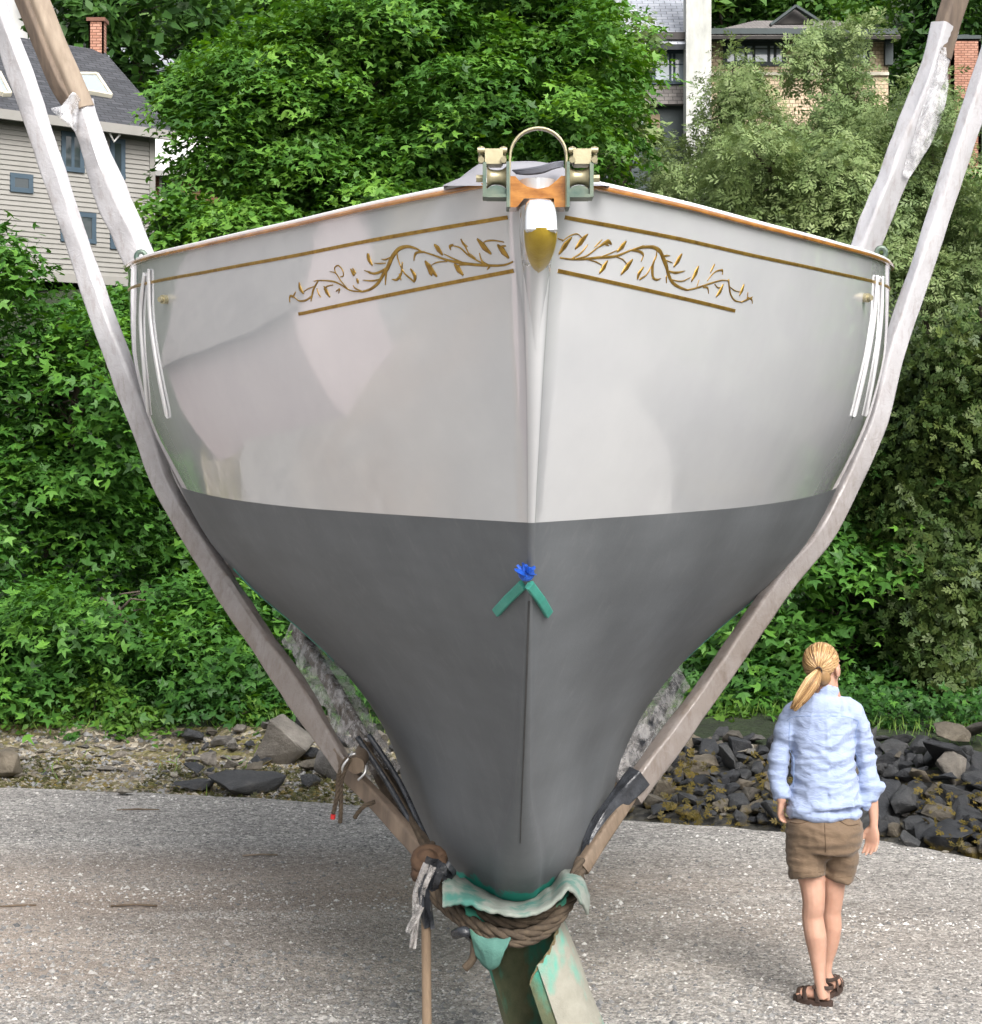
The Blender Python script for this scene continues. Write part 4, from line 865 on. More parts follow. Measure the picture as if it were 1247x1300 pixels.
mb = MB(); mb.ball(HL(.086, .004, -.056), .0035, 8, 6); mb.obj('earring', simple('silver', (.8, .8, .8), None, 5, .2, metal=1, bs=0), per, smooth=True)
# sandals
for hl, t_, w_ in ((lh, lt, .044), (rh, rt, .042)):
    d = (t_ - hl); d.z = 0; L_ = d.length; d.normalize(); sd_ = d.cross(Vector((0, 0, 1))); mb = MB(); poly = []
    for k in range(24):
        a_ = 2 * math.pi * k / 24; u = math.cos(a_); poly.append(hl + d * (L_ / 2 + u * (L_ / 2 + .035)) + sd_ * math.sin(a_) * w_ * (1.0 + .12 * u))
    poly = [Vector((p.x, p.y, .001)) for p in poly]; mb.prism(poly, (0, 0, .024)); sn = mb.obj('sandal', M['sandal'], per)
    for f_, hgt, wf in ((.18, .058, .95), (.62, .034, 1.06), (.86, .024, .98)):
        c = hl + d * L_ * f_; c.z = .022; mb = MB(); pts = [c + sd_ * math.cos(a_) * w_ * wf + Vector((0, 0, math.sin(a_) * (hgt + .018))) + d * .02 * math.sin(a_) for a_ in [math.pi * j / 10 for j in range(11)]]
        mb.sweep(pts, rrect(.022, .005), up=lambda i, pts=pts, c=c: (pts[i] - c).normalized()); mb.obj('strap', M['sandal'], sn, smooth=40)
    c = hl; mb = MB(); pts = [hl + d * (.05) + sd_ * w_ * .95 * math.cos(a_) - d * (.085) * math.sin(a_) + Vector((0, 0, .028)) for a_ in [math.pi * j / 10 for j in range(11)]]
    mb.sweep(pts, rrect(.018, .005), up=Vector((0, 0, 1)), roll=lambda i, n: R(90)); mb.obj('strap', M['sandal'], sn, smooth=40)
# ------------------------------------------------------------------ foliage
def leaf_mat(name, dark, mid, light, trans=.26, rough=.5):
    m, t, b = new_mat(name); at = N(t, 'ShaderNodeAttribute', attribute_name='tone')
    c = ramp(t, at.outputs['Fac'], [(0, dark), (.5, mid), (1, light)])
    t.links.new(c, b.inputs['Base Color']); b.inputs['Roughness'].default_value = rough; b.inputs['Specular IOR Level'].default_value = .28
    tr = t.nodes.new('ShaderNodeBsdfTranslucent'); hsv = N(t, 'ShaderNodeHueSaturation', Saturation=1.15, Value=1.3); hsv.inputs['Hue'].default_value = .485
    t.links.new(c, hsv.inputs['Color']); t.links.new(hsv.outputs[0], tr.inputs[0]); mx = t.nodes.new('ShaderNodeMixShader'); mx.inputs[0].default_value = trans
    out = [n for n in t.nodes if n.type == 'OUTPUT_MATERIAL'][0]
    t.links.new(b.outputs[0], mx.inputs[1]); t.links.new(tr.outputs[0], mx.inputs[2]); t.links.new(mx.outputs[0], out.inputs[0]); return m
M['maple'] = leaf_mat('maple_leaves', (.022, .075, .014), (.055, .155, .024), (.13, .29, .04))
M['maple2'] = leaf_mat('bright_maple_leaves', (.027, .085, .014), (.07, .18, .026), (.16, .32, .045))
M['bush'] = leaf_mat('bush_leaves', (.03, .09, .012), (.065, .15, .02), (.11, .22, .03))
M['willow'] = leaf_mat('grey_green_willow_leaves', (.085, .135, .05), (.16, .23, .085), (.26, .33, .14), .3)
M['cedar'] = leaf_mat('cedar_sprays', (.022, .05, .012), (.052, .088, .022), (.11, .15, .038), .2)
M['cedar_b'] = leaf_mat('brown_cedar_sprays', (.10, .055, .015), (.17, .08, .02), (.25, .12, .03), .2)
M['far'] = leaf_mat('distant_leaves', (.024, .065, .016), (.05, .125, .024), (.10, .20, .035), .3)
M['oweed'] = leaf_mat('olive_weed', (.03, .035, .01), (.07, .07, .02), (.13, .12, .035), .15)
M['weed'] = leaf_mat('rockweed', (.035, .03, .006), (.08, .062, .012), (.15, .11, .022), .15)
M['grass'] = leaf_mat('grass_blades', (.05, .12, .02), (.10, .20, .03), (.20, .28, .06), .3)
M['bark'] = simple('bark', (.045, .035, .027), (.10, .08, .06), 12, .95, stretch=(3, 3, .5), bs=.9, bscale=25, bdist=.02)
def tmpl(kind):
    if kind == 'maple':
        lobes = [[(0, 0, 0), (-.30, .06, .01), (-.58, .36, -.06), (-.13, .38, .02)], [(0, 0, 0), (-.17, .38, .02), (0, 1, -.12), (.17, .38, .02)], [(0, 0, 0), (.13, .38, .02), (.58, .36, -.06), (.30, .06, .01)]]
    elif kind == 'oval':
        lobes = [[(0, 0, 0), (-.26, .45, .05), (0, 1, -.05), (.26, .45, .05)]]
    elif kind == 'willow':
        lobes = []
        for a_, y0, l in ((-50, .0, .55), (45, .12, .55), (-38, .34, .5), (35, .46, .5), (0, .55, .5)):
            c_, s_ = math.cos(R(a_)), math.sin(R(a_)); f_ = lambda u, v: (u * c_ + v * s_, y0 + v * c_ - u * s_, .04 * u)
            lobes.append([f_(0, 0), f_(-.085, l * .5), f_(0, l), f_(.085, l * .5)])
    elif kind == 'cedar':
        lobes = []
        for a_, y0, l in ((-48, .05, .5), (48, .1, .5), (-35, .35, .45), (35, .42, .45), (0, .0, 1)):
            c_, s_ = math.cos(R(a_)), math.sin(R(a_)); f_ = lambda u, v: (u * c_ + v * s_, y0 + v * c_ - u * s_, -.10 * v * v)
            lobes.append([f_(-.05, 0), f_(-.11, l * .6), f_(0, l), f_(.11, l * .6)])
    elif kind == 'blade':
        lobes = [[(-.03, 0, 0), (-.025, .5, .03), (0, 1, .12), (.03, .45, .03)]]
    return np.array(lobes, float)
def leaf_mesh(name, C, Nn, S, kind, tone, rng, tdir=None):
    T = tmpl(kind); L = len(T); n = len(C); Nn = Nn / np.linalg.norm(Nn, axis=1)[:, None]
    rv = rng.normal(size=(n, 3)) if tdir is None else tdir + rng.normal(size=(n, 3)) * .35
    Tg = rv - Nn * np.sum(rv * Nn, 1)[:, None]; Tg /= np.linalg.norm(Tg, axis=1)[:, None] + 1e-9; Sd = np.cross(Tg, Nn)
    t = T.reshape(-1, 3); V = C[:, None, :] + S[:, None, None] * (t[None, :, 0, None] * Sd[:, None, :] + t[None, :, 1, None] * Tg[:, None, :] + t[None, :, 2, None] * Nn[:, None, :])
    V = V.reshape(-1, 3); nf = n * L; me = bpy.data.meshes.new(name)
    me.vertices.add(len(V)); me.vertices.foreach_set('co', V.ravel().astype(np.float32)); me.loops.add(nf * 4); me.loops.foreach_set('vertex_index', np.arange(nf * 4, dtype=np.int32))
    me.polygons.add(nf); me.polygons.foreach_set('loop_start', np.arange(nf, dtype=np.int32) * 4); me.update(calc_edges=True)
    a_ = me.attributes.new('tone', 'FLOAT', 'FACE'); a_.data.foreach_set('value', np.repeat(tone, L).astype(np.float32)); return me
def spray_leaves(sc, so, rng, rs, per, size, up=.9, droop=.35, thick=.05):
    """sc spray centres, so outward directions; each spray is a drooping plate of leaves"""
    n = len(sc); K = n * per; c = np.repeat(sc, per, 0); o = np.repeat(so, per, 0); R_ = np.repeat(rs, per)
    rad = np.sqrt(rng.random(K)) * R_; an = rng.random(K) * 2 * np.pi
    nn = o * (1 - up * .55) + np.array([0, 0, 1.0]) * up; nn /= np.linalg.norm(nn, axis=1)[:, None]
    a_ = np.cross(nn, np.array([.3, .2, .9])); a_ /= np.linalg.norm(a_, axis=1)[:, None]; b_ = np.cross(nn, a_)
    p = c + a_ * (rad * np.cos(an))[:, None] + b_ * (rad * np.sin(an))[:, None]; p[:, 2] -= droop * rad ** 2 / R_; p += rng.normal(size=(K, 3)) * thick
    ln = nn + rng.normal(size=(K, 3)) * .38; S = size * rng.uniform(.5, 1.4, K); return p, ln, S
def crown(name, blobs, kind, mat, size, rs, per, dens, seed, parent, front=.55, up=.9, droop=.35, inner=.35, base_tone=.5, thick=.05):
    rng = np.random.default_rng(seed); P_, N_, S_, T_ = [], [], [], []
    for (c, r) in blobs:
        c, r = np.array(c, float), np.array(r, float); area = 4 * np.pi * ((r[0] * r[1]) ** 1.6 / 3 + (r[0] * r[2]) ** 1.6 / 3 + (r[1] * r[2]) ** 1.6 / 3) ** (1 / 1.6)
        n = max(4, int(area * dens)); d = rng.normal(size=(n * 2, 3)); d /= np.linalg.norm(d, axis=1)[:, None]; keep = (d[:, 1] < front) | (rng.random(len(d)) < .12); d = d[keep][:n]
        gap = np.array([noise.noise(Vector((q * 2.6 + c).tolist())) for q in d]); d = d[gap > -.2]; k_ = rng.uniform(.78, 1.10, len(d)); ins = rng.random(len(d)) < inner; k_[ins] = rng.uniform(.35, .8, ins.sum())
        sc = c + d * r * k_[:, None]; R_ = rs * rng.uniform(.6, 1.3, len(d)); p, ln, S = spray_leaves(sc, d, rng, R_, per, size, up, droop, thick)
        tn = np.repeat(rng.normal(0, .17, len(d)), per) + rng.normal(0, .14, len(p)) + base_tone + rng.normal(0, .06); P_.append(p); N_.append(ln); S_.append(S); T_.append(np.clip(tn, 0, 1))
    me = leaf_mesh(name, np.concatenate(P_), np.concatenate(N_), np.concatenate(S_), kind, np.concatenate(T_), rng); return link(name, me, mat, parent)
def rel(o, par): return o
def trunk_mesh(base, top, r, blobs, rnd, name='trunk', parent=None, mat=None):
    mb = MB(); b_, t_ = Vector(base), Vector(top); pts = [b_.lerp(t_, i / 7) + Vector((noise.noise(Vector((i * .7, r * 9, 1))), noise.noise(Vector((i * .7, r * 9, 8))), 0)) * r * 2.2 * (i > 0) for i in range(8)]
    mb.tube(pts, r, 10, scale=lambda i, n: (1.45 if i == 0 else 1) * (1 - .65 * i / n))
    for (c, rr) in blobs:
        k = rnd.randrange(2, 6); s_ = pts[k]; c = Vector(c); e_ = c + Vector((rnd.uniform(-.2, .2) * rr[0], 0, .3 * rr[2])); m_ = s_.lerp(e_, .5) + Vector((0, 0, .12 * (e_ - s_).length))
        q = catmull([s_, m_, e_], 5); mb.tube(q, r * .42, 7, scale=lambda i, n: 1 - .75 * i / n)
        for _ in range(4):
            a_ = q[rnd.randrange(3, 9)]; d = Vector((rnd.uniform(-1, 1) * rr[0], rnd.uniform(-1, .4) * rr[1], rnd.uniform(-.3, .9) * rr[2])) * .8; mb.tube([a_, a_ + d * .5 + Vector((0, 0, .08)), a_ + d], r * .13, 5, scale=lambda i, n: 1 - .3 * i)
    return mb.obj(name, mat or M['bark'], parent, smooth=True)
def blobset(px, py, rx, ry, Y, n, rnd, depth=1.0, sub=.48, bias=0):
    """blobs filling a crown: centre and half size read in photo pixels at distance Y"""
    c = P(px, py, Y); RX, RZ = rx / F * Y, ry / F * Y; out = [((c.x, c.y + .2, c.z), (RX * .6, depth * .45, RZ * .6))]
    for i in range(n):
        a_ = 2 * math.pi * (i + rnd.random() * .6) / n; k_ = rnd.uniform(.45, .72)
        out.append(((c.x + RX * k_ * math.cos(a_), c.y + rnd.uniform(-.6, .5) * depth, c.z + RZ * k_ * math.sin(a_)), (RX * sub * rnd.uniform(.75, 1.2), depth * .5, RZ * sub * rnd.uniform(.7, 1.1))))
    return out
def tree(name, label, cat, Y, specs, kind, mat, size, rs, per, dens, seed, trunk_px=None, group=None, tr=.14, **kw):
    rnd = random.Random(seed); blobs = []
    for (px, py, rx, ry, n) in specs: blobs += blobset(px, py, rx, ry, Y, n, rnd, kw.get('depth', 1.0))
    dd = {k: v for k, v in kw.items() if k != 'depth'}
    cx = trunk_px if trunk_px is not None else specs[0][0]; x = (cx - CX) / F * Y; z = groundZ(x, Y) - .1; e_ = empty(name, (x, Y, z + .1), label, cat, group)
    zt = max(b[0][2] for b in blobs); trunk_mesh((x, Y + .15, z), (x + .2, Y + .2, zt - .75), tr, blobs[:9], rnd, 'trunk', e_)
    crown('crown', blobs, kind, M[mat], size, rs, per, dens, seed, e_, **dd); return e_
g = 'trees on the bank behind the boat'
tree('maple_tree', 'large bright green maple rising behind the bow at top centre', 'tree', 27, [(520, 120, 215, 180, 15), (705, 100, 110, 140, 9), (335, 140, 105, 115, 9), (600, 10, 190, 80, 9), (255, 95, 60, 38, 5), (420, 270, 150, 70, 8)], 'maple', 'maple2', .118, .50, 76, 3.1, 1, 560, g, tr=.3, depth=2.4, droop=.5, thick=.05)
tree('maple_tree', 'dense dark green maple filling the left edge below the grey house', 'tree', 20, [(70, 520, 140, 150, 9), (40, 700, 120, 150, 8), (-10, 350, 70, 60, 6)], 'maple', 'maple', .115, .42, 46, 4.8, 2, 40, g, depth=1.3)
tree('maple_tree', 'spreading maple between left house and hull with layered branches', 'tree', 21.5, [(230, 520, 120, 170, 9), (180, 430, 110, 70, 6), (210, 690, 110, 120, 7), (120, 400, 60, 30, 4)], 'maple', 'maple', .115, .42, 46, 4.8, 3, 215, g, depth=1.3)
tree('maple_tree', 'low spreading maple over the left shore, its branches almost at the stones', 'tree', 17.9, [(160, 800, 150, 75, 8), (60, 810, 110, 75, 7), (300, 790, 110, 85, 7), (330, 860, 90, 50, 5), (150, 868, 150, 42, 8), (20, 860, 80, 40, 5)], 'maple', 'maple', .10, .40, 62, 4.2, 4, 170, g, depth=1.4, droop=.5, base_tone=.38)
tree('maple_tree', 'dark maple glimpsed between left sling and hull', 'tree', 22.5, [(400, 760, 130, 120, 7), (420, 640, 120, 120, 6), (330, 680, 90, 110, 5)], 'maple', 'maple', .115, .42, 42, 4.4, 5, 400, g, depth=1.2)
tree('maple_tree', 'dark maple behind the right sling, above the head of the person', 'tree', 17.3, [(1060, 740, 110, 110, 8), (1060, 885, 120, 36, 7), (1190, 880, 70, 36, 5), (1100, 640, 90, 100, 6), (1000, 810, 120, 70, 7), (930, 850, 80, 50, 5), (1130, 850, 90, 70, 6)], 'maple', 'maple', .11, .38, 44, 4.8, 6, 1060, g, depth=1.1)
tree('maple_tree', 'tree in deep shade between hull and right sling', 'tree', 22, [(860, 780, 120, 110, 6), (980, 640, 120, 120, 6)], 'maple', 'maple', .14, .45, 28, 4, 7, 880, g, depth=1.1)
tree('cedar_tree', 'brownish green cedar with drooping flat sprays at the right edge', 'cedar tree', 16.6, [(1215, 480, 70, 110, 6), (1210, 640, 90, 130, 8), (1225, 800, 75, 120, 7), (1275, 560, 60, 200, 6)], 'cedar', 'cedar', .105, .26, 60, 12, 8, 1255, g, up=.15, droop=.9, tr=.16, depth=.8, thick=.07)
tree('cedar_tree', 'slimmer cedar with browned tips just left of the right edge cedar', 'cedar tree', 17.0, [(1150, 520, 45, 90, 5), (1150, 640, 55, 90, 6), (1165, 760, 50, 90, 5)], 'cedar', 'cedar', .10, .25, 60, 12, 9, 1160, g, up=.15, droop=.9, depth=.7, base_tone=.38, thick=.07)
for i, (px, lab, sp, bt) in enumerate(((915, 'pale grey green willow beside the white chimney', [(935, 150, 52, 72, 8), (880, 235, 65, 60, 7), (945, 250, 75, 80, 6)], .55), (1060, 'grey green willow in front of the shingled bungalow', [(1070, 165, 60, 75, 8), (1015, 215, 75, 60, 6), (1065, 52, 42, 24, 4), (1020, 85, 26, 14, 3)], .5),
        (1010, 'low round willow just above the right gunwale', [(1000, 250, 110, 90, 9), (1080, 290, 80, 70, 5), (930, 330, 80, 60, 5)], .6), (1170, 'grey green willow seen between the two right slings', [(1160, 190, 60, 90, 8), (1200, 290, 70, 80, 6), (1140, 320, 60, 70, 5)], .5))):
    tree('willow_tree', lab, 'willow tree', 33 - 2.5 * i * (i < 3) - (5 if i == 3 else 0), sp, 'willow', 'willow', .17, .36, 40, 4.6, 20 + i, px, 'willows below the right houses', up=.6, depth=1.5, base_tone=bt, thick=.1)
tree('broadleaf_tree', 'tree with ragged yellowish leaves rising past the grey slate roof', 'tree', 31, [(770, 90, 45, 90, 6), (800, 160, 40, 60, 5), (810, 60, 22, 40, 4)], 'oval', 'willow', .17, .35, 30, 4, 31, 775, g, depth=1.2)
tree('broadleaf_tree', 'bush-like tree in front of the small brick house', 'tree', 34, [(230, 270, 45, 50, 5), (215, 320, 40, 40, 4), (262, 310, 45, 40, 4)], 'oval', 'maple2', .2, .4, 30, 4, 32, 235, g, depth=1.2)
# shrubs along the shore
for i, (px, py, rx, ry, Y, lab) in enumerate(((30, 915, 55, 28, 17.0, 'bright green shrub at the left edge of the stony shore'), (115, 905, 60, 34, 17.1, 'tallest yellowish green shrub on the left shore'), (190, 925, 50, 22, 16.9, 'small green shrub above the pale stones, right of the tallest shrub'),
        (265, 905, 55, 32, 17.2, 'leafy shrub in the middle of the left shore'), (330, 915, 45, 26, 16.9, 'dark green shrub beside the big grey boulder'), (390, 885, 50, 28, 17.2, 'shrub above the grey boulders behind the left sling'), (1110, 932, 40, 14, 15.8, 'small weedy shrub over the dark rocks on the right'),
        (905, 905, 45, 22, 16.5, 'shrub above the stacked rocks left of the person'), (990, 912, 40, 18, 16.4, 'shrub on the bank behind the shoulder of the person'), (1215, 930, 50, 16, 15.6, 'low shrub under the right cedar'))):
    rnd = random.Random(i + 50); x = (px - CX) / F * Y; e_ = empty('shrub', (x, Y, groundZ(x, Y)), lab, 'shrub', 'shrubs along the shore'); bl = blobset(px, py, rx, ry, Y, 7, rnd, .4)
    crown('foliage', bl, 'oval', M['bush'], .085, .17, 24, 32, 60 + i, e_, up=.7, thick=.04, inner=.2, base_tone=.55)
    mb = MB()
    for c, r_ in bl[:6]: mb.tube([Vector((x, Y, groundZ(x, Y) - .05)), Vector((x, Y, groundZ(x, Y))).lerp(Vector(c), .6) + Vector((0, 0, .05)), Vector(c)], .012, 5)
    mb.obj('stems', M['bark'], e_, smooth=True)
# far trees over the hill: one kind, copied
proto = []
for k in range(3):
    rnd = random.Random(90 + k); e_ = empty('hill_tree', (0, 0, 0)); bl = [((0, 0, 5.5), (2.6, 2.2, 3.0))] + [((2.2 * math.cos(a_ * 1.0), 1.6 * math.sin(a_), 3.6 + rnd.uniform(0, 4.6)), (rnd.uniform(1.1, 1.8), 1.3, rnd.uniform(.9, 1.6))) for a_ in [rnd.uniform(0, 6.28) for _ in range(9)]]
    trunk_mesh((0, 0, -.5), (0, 0, 7.5), .22, bl[:6], rnd, 'trunk', e_)
    crown('crown', bl, 'oval', M['far'], .5, .85, 22, 1.1, 95 + k, e_, up=.7, thick=.15, front=.9, base_tone=.32 + .16 * k); proto.append(e_)
def copy_thing(o, loc, rz, sc, label, group):
    c = o.copy(); SC.collection.objects.link(c); c.location = loc; c.rotation_euler = (0, 0, rz); c.scale = (sc, sc, sc); tag(c, label, o.get('category'), group)
    for ch in list(o.children):
        d = ch.copy(); SC.collection.objects.link(d); d.parent = c
    return c
rnd = random.Random(5); used = [False] * 3
spots = [(-11.5, 58), (-7.5, 60), (-15, 72), (-9, 74), (-4, 70), (1, 66), (7, 84), (11.5, 86), (16, 84), (21, 82), (-20, 90), (-13, 92), (-6, 92), (0, 90), (5, 98), (12, 104), (19, 100), (26, 98), (31, 95), (-27, 105), (-20, 112), (-12, 115), (-4, 112), (4, 118), (12, 122), (21, 120), (30, 118),
         (24, 68), (22, 55), (19.5, 47), (-22, 52), (-5.8, 45), (-1.5, 44), (13.6, 38.5), (13.5, 30), (8.5, 30), (10.4, 26.5)]
for i, (x, y) in enumerate(spots):
    k = i % 3; z = groundZ(x, y); s_ = rnd.uniform(.85, 1.15) * (1.0 if y > 50 else (.62 if y > 34 else .45)); px_ = CX + x / y * F; dist = 'nearest' if y < 50 else 'near' if y < 75 else 'far' if y < 100 else 'farthest'
    pl_ = 'off the left edge' if px_ < 0 else 'above the left house' if px_ < 200 else 'above the left half of the big maple' if px_ < 480 else 'above the big maple, over the bow' if px_ < 760 else 'behind the slate-roofed house' if px_ < 900 else 'behind the bungalow' if px_ < 1130 else 'above the right slings' if px_ < 1247 else 'off the right edge'
    lab = f'{dist} hillside tree {pl_}'; gr = 'trees on the hillside' if y > 50 else 'gap trees on the bank'
    if not used[k]:
        o = proto[k]; used[k] = True; o.location = (x, y, z); o.rotation_euler = (0, 0, rnd.uniform(-.5, .5)); o.scale = (s_,) * 3; tag(o, lab, 'tree', gr)
        for ch in o.children: ch.matrix_parent_inverse = Matrix.Identity(4)
    else: copy_thing(proto[k], (x, y, z), rnd.uniform(-.5, .5), s_, lab, gr)
for i, (x, y) in enumerate(((-22, -14), (-15, -22), (-8, -26), (0, -30), (8, -27), (15, -23), (21, -15), (25, -6), (27, 4), (24, 12), (18, -30), (-18, -32), (17, 20), (8.5, 15.5), (10.5, 11), (12, 6.5), (9.5, 19), (13.5, 15), (11, 1), (14, -5))):  # unseen trees added to break up and green the hull's reflections
    copy_thing(proto[i % 3], (x, y, groundZ(x, y)), rnd.uniform(-3, 3), rnd.uniform(.75, 1.2) * (.62 if abs(x) < 14.5 and y > -10 else 1), 'unseen tree added for its green reflection in the glossy topsides', 'unseen trees added for the hull reflections')
for o in [x for x in SC.objects if x.name.startswith('hill_tree')]: o['category'] = 'tree'
# undergrowth mass on the bank, and grass along its foot
def scatter(name, n, fy, size, kind, mat, label, seed, zoff=.02, upn=(0, -.3, 1), tone=.5, xr=(-6.5, 6.5), td=None):
    rng = np.random.default_rng(seed); C = []
    for _ in range(n):
        x = rng.uniform(*xr); d = fy(rng, x)
        if d is None: continue
        y = edgeY(x) + d; C.append((x, y, groundZ(x, y) + zoff * rng.random()))
    C = np.array(C); Nn = np.array(upn) + rng.normal(size=C.shape) * .45
    me = leaf_mesh(name, C, Nn, size * rng.uniform(.5, 1.3, len(C)), kind, np.clip(rng.normal(tone, .2, len(C)), 0, 1), rng, None if td is None else np.tile(np.array(td), (len(C), 1))); o = link(name, me, M[mat])
    return tag(o, label, name.replace('_', ' '), None, 'stuff')
scatter('undergrowth', 34000, lambda r, x: (3.7 if x < .5 else 4.7) + 9 * r.random() ** 1.9, .075, 'maple', 'maple', 'dark leafy undergrowth carpeting the bank below the trees', 70, .32, (0, -.6, 1), .16, xr=(-8, 8))  # low tone: shade under the trees put into the leaf colour
scatter('grass', 2600, lambda r, x: ((3.2 if x < .5 else 4.2) + .6 * r.random() if noise.noise(Vector((x * 1.5, 0, 0))) > -.1 else None) if r.random() < .7 else (1 + 3.3 * r.random() if x < -1 and noise.noise(Vector((x * 2, 5, 0))) > .05 else None), .13, 'blade', 'grass', 'thin green grass and weeds along the top of the stony shore', 71, .03, (0, -1, .3), .5, xr=(-7, 7), td=(0, 0, 1))
# ------------------------------------------------------------------ rocks
scatter('olive_weed', 5000, lambda r, x: .9 + 1.5 * r.random() if noise.noise(Vector((x * 1.1, 8, 1))) > -.25 else None, .06, 'cedar', 'oweed', 'olive green weed lying along the wet strip of the left shore', 74, .02, (0, 0, 1), .4, xr=(-6.5, -.5))
scatter('seaweed', 2900, lambda r, x: (.5 + 2.2 * r.random()) if noise.noise(Vector((x * 1.6, 3, 1))) > .02 and x > .8 else None, .075, 'cedar', 'weed', 'ochre rockweed draped over the dark rocks on the right', 73, .22, (0, -.5, 1), .5, xr=(.8, 6.5))
def rock_mat(name, a_, b__, c_, weed=0, light=0):
    m, t, b = new_mat(name); co = coords(t, 'Object'); oi = t.nodes.new('ShaderNodeObjectInfo')
    base = ramp(t, noi(t, co, 2.2, 8, .7), [(.25, a_), (.55, b__), (.8, c_)])
    vr = ramp(t, oi.outputs['Random'], [(0, (.55, .57, .62)), (.5, (.9, .89, .87)), (1, (1.25, 1.2, 1.12))])
    c = mix(t, 1, base, vr, 'MULTIPLY')
    if weed:
        geo = t.nodes.new('ShaderNodeNewGeometry'); sx = t.nodes.new('ShaderNodeSeparateXYZ'); t.links.new(geo.outputs['Position'], sx.inputs[0])
        w_ = noi(t, geo.outputs['Position'], 2.4, 6, .7); mr = N(t, 'ShaderNodeMapRange'); mr.inputs[1].default_value = -.0; mr.inputs[2].default_value = -.32; t.links.new(sx.outputs[2], mr.inputs[0])
        mm = N(t, 'ShaderNodeMath', operation='MULTIPLY'); t.links.new(w_, mm.inputs[0]); t.links.new(mr.outputs[0], mm.inputs[1]); k_ = ramp(t, mm.outputs[0], [(.34, (0, 0, 0)), (.42, (1, 1, 1))])
        wc = ramp(t, noi(t, co, 18, 5), [(.3, (.05, .04, .008)), (.7, (.19, .135, .02))]); c = mix(t, k_, c, wc)
    t.links.new(c, b.inputs['Base Color']); b.inputs['Roughness'].default_value = .72; bump(t, b, noi(t, co, 7, 8, .75), .75, .06); return m
M['rock_dark'] = rock_mat('dark_slate_rock', (.018, .021, .026), (.045, .048, .053), (.11, .11, .11), 1)
M['rock_brown'] = rock_mat('brown_grey_rock', (.06, .052, .042), (.13, .115, .09), (.25, .22, .18), 1)
M['rock_pale'] = rock_mat('pale_shore_stone', (.16, .145, .12), (.30, .28, .24), (.48, .46, .42))
M['rock_grey'] = rock_mat('grey_boulder_stone', (.08, .075, .068), (.19, .175, .155), (.36, .34, .31))
def rock_mesh(seed, flat=.6, rough=.09):
    rnd = random.Random(seed); bm = bmesh.new()
    for _ in range(11):
        v = Vector((rnd.gauss(0, 1), rnd.gauss(0, 1), rnd.gauss(0, 1))).normalized(); bm.verts.new((v.x * .5 * rnd.uniform(.8, 1.1), v.y * .42 * rnd.uniform(.8, 1.1), v.z * .5 * flat * rnd.uniform(.85, 1.1)))
    r = bmesh.ops.convex_hull(bm, input=bm.verts); bmesh.ops.delete(bm, geom=[v for v in bm.verts if not v.link_faces], context='VERTS')
    bmesh.ops.bevel(bm, geom=bm.edges[:] , offset=.014, segments=1, affect='EDGES', profile=.5); bmesh.ops.triangulate(bm, faces=bm.faces)
    bmesh.ops.subdivide_edges(bm, edges=[e_ for e_ in bm.edges if e_.calc_length() > .12], cuts=2, use_grid_fill=True); bmesh.ops.triangulate(bm, faces=bm.faces)
    for v in bm.verts: v.co += v.co.normalized() * rough * .5 * noise.noise(v.co * 5 + Vector((seed, 0, 0)))
    me = bpy.data.meshes.new('rock'); bm.to_mesh(me); bm.free(); me.polygons.foreach_set('use_smooth', [True] * len(me.polygons)); me.set_sharp_from_angle(angle=R(32)); return me
RM = {}
def rock(seed, matk, loc, size, rot, label, group, name='rock', cat='rock', flat=.6):
    key = (seed, matk, flat)
    if key not in RM: RM[key] = rock_mesh(seed, flat); RM[key].materials.append(M[matk])
    o = link(name, RM[key]); o.location = loc; o.scale = size; o.rotation_euler = rot; return tag(o, label, cat, group)
rnd = random.Random(77)
def place(px, py, wpx, hk, seed, matk, label, group=None, flat=.6, tilt=.3, name='rock', cat='rock', rz=None, up=.28):
    """the rock's middle stands at pixel px,py on the ground surface; wpx wide in photo pixels"""
    Y = 11.0
    while Y < 19 and P(px, py, Y).z > groundZ((px - CX) / F * Y, Y) + .02: Y += .04
    s_ = wpx / F * Y; x = (px - CX) / F * Y
    return rock(seed, matk, (x, Y, groundZ(x, Y) + s_ * up * hk), (s_, s_ * rnd.uniform(.8, 1.1), s_ * hk), (rnd.uniform(-tilt, tilt), rnd.uniform(-tilt, tilt), rnd.uniform(0, 6.28) if rz is None else rz), label, group, name, cat, flat)
# named boulders
place(355, 966, 100, 1.0, 1, 'rock_grey', 'biggest grey-brown boulder on the left shore, beside the front left sling', None, .78, .1, 'boulder', 'boulder', .3)
place(425, 985, 62, 1.0, 4, 'rock_grey', 'brown boulder on the shore directly behind the left sling', None, .85, .2, 'boulder', 'boulder')
place(294, 948, 20, 1.0, 6, 'rock_pale', 'small pale cube-shaped stone left of the biggest boulder', None, .9, .1, 'stone', 'stone')
place(8, 985, 62, .95, 3, 'rock_brown', 'rounded tan boulder cut off by the left edge', None, .75, .1, 'boulder', 'boulder', 0)
place(158, 1006, 24, .7, 5, 'rock_pale', 'single white stone lying at the edge of the gravel on the left', None, .7, .1, 'stone', 'stone', 0)
place(245, 1004, 60, .55, 8, 'rock_dark', 'black low rock, the left of two by the gravel edge', None, .6, .05, 'rock', 'rock', .1)
place(315, 1006, 128, .42, 9, 'rock_dark', 'long black low rock lying along the gravel edge on the left', None, .6, .04, 'rock', 'rock', 0)
place(1208, 990, 52, 1.35, 11, 'rock_grey', 'upright pointed grey stone in the rocks right of the person', None, .9, .1, 'rock', 'rock', .5, .2)
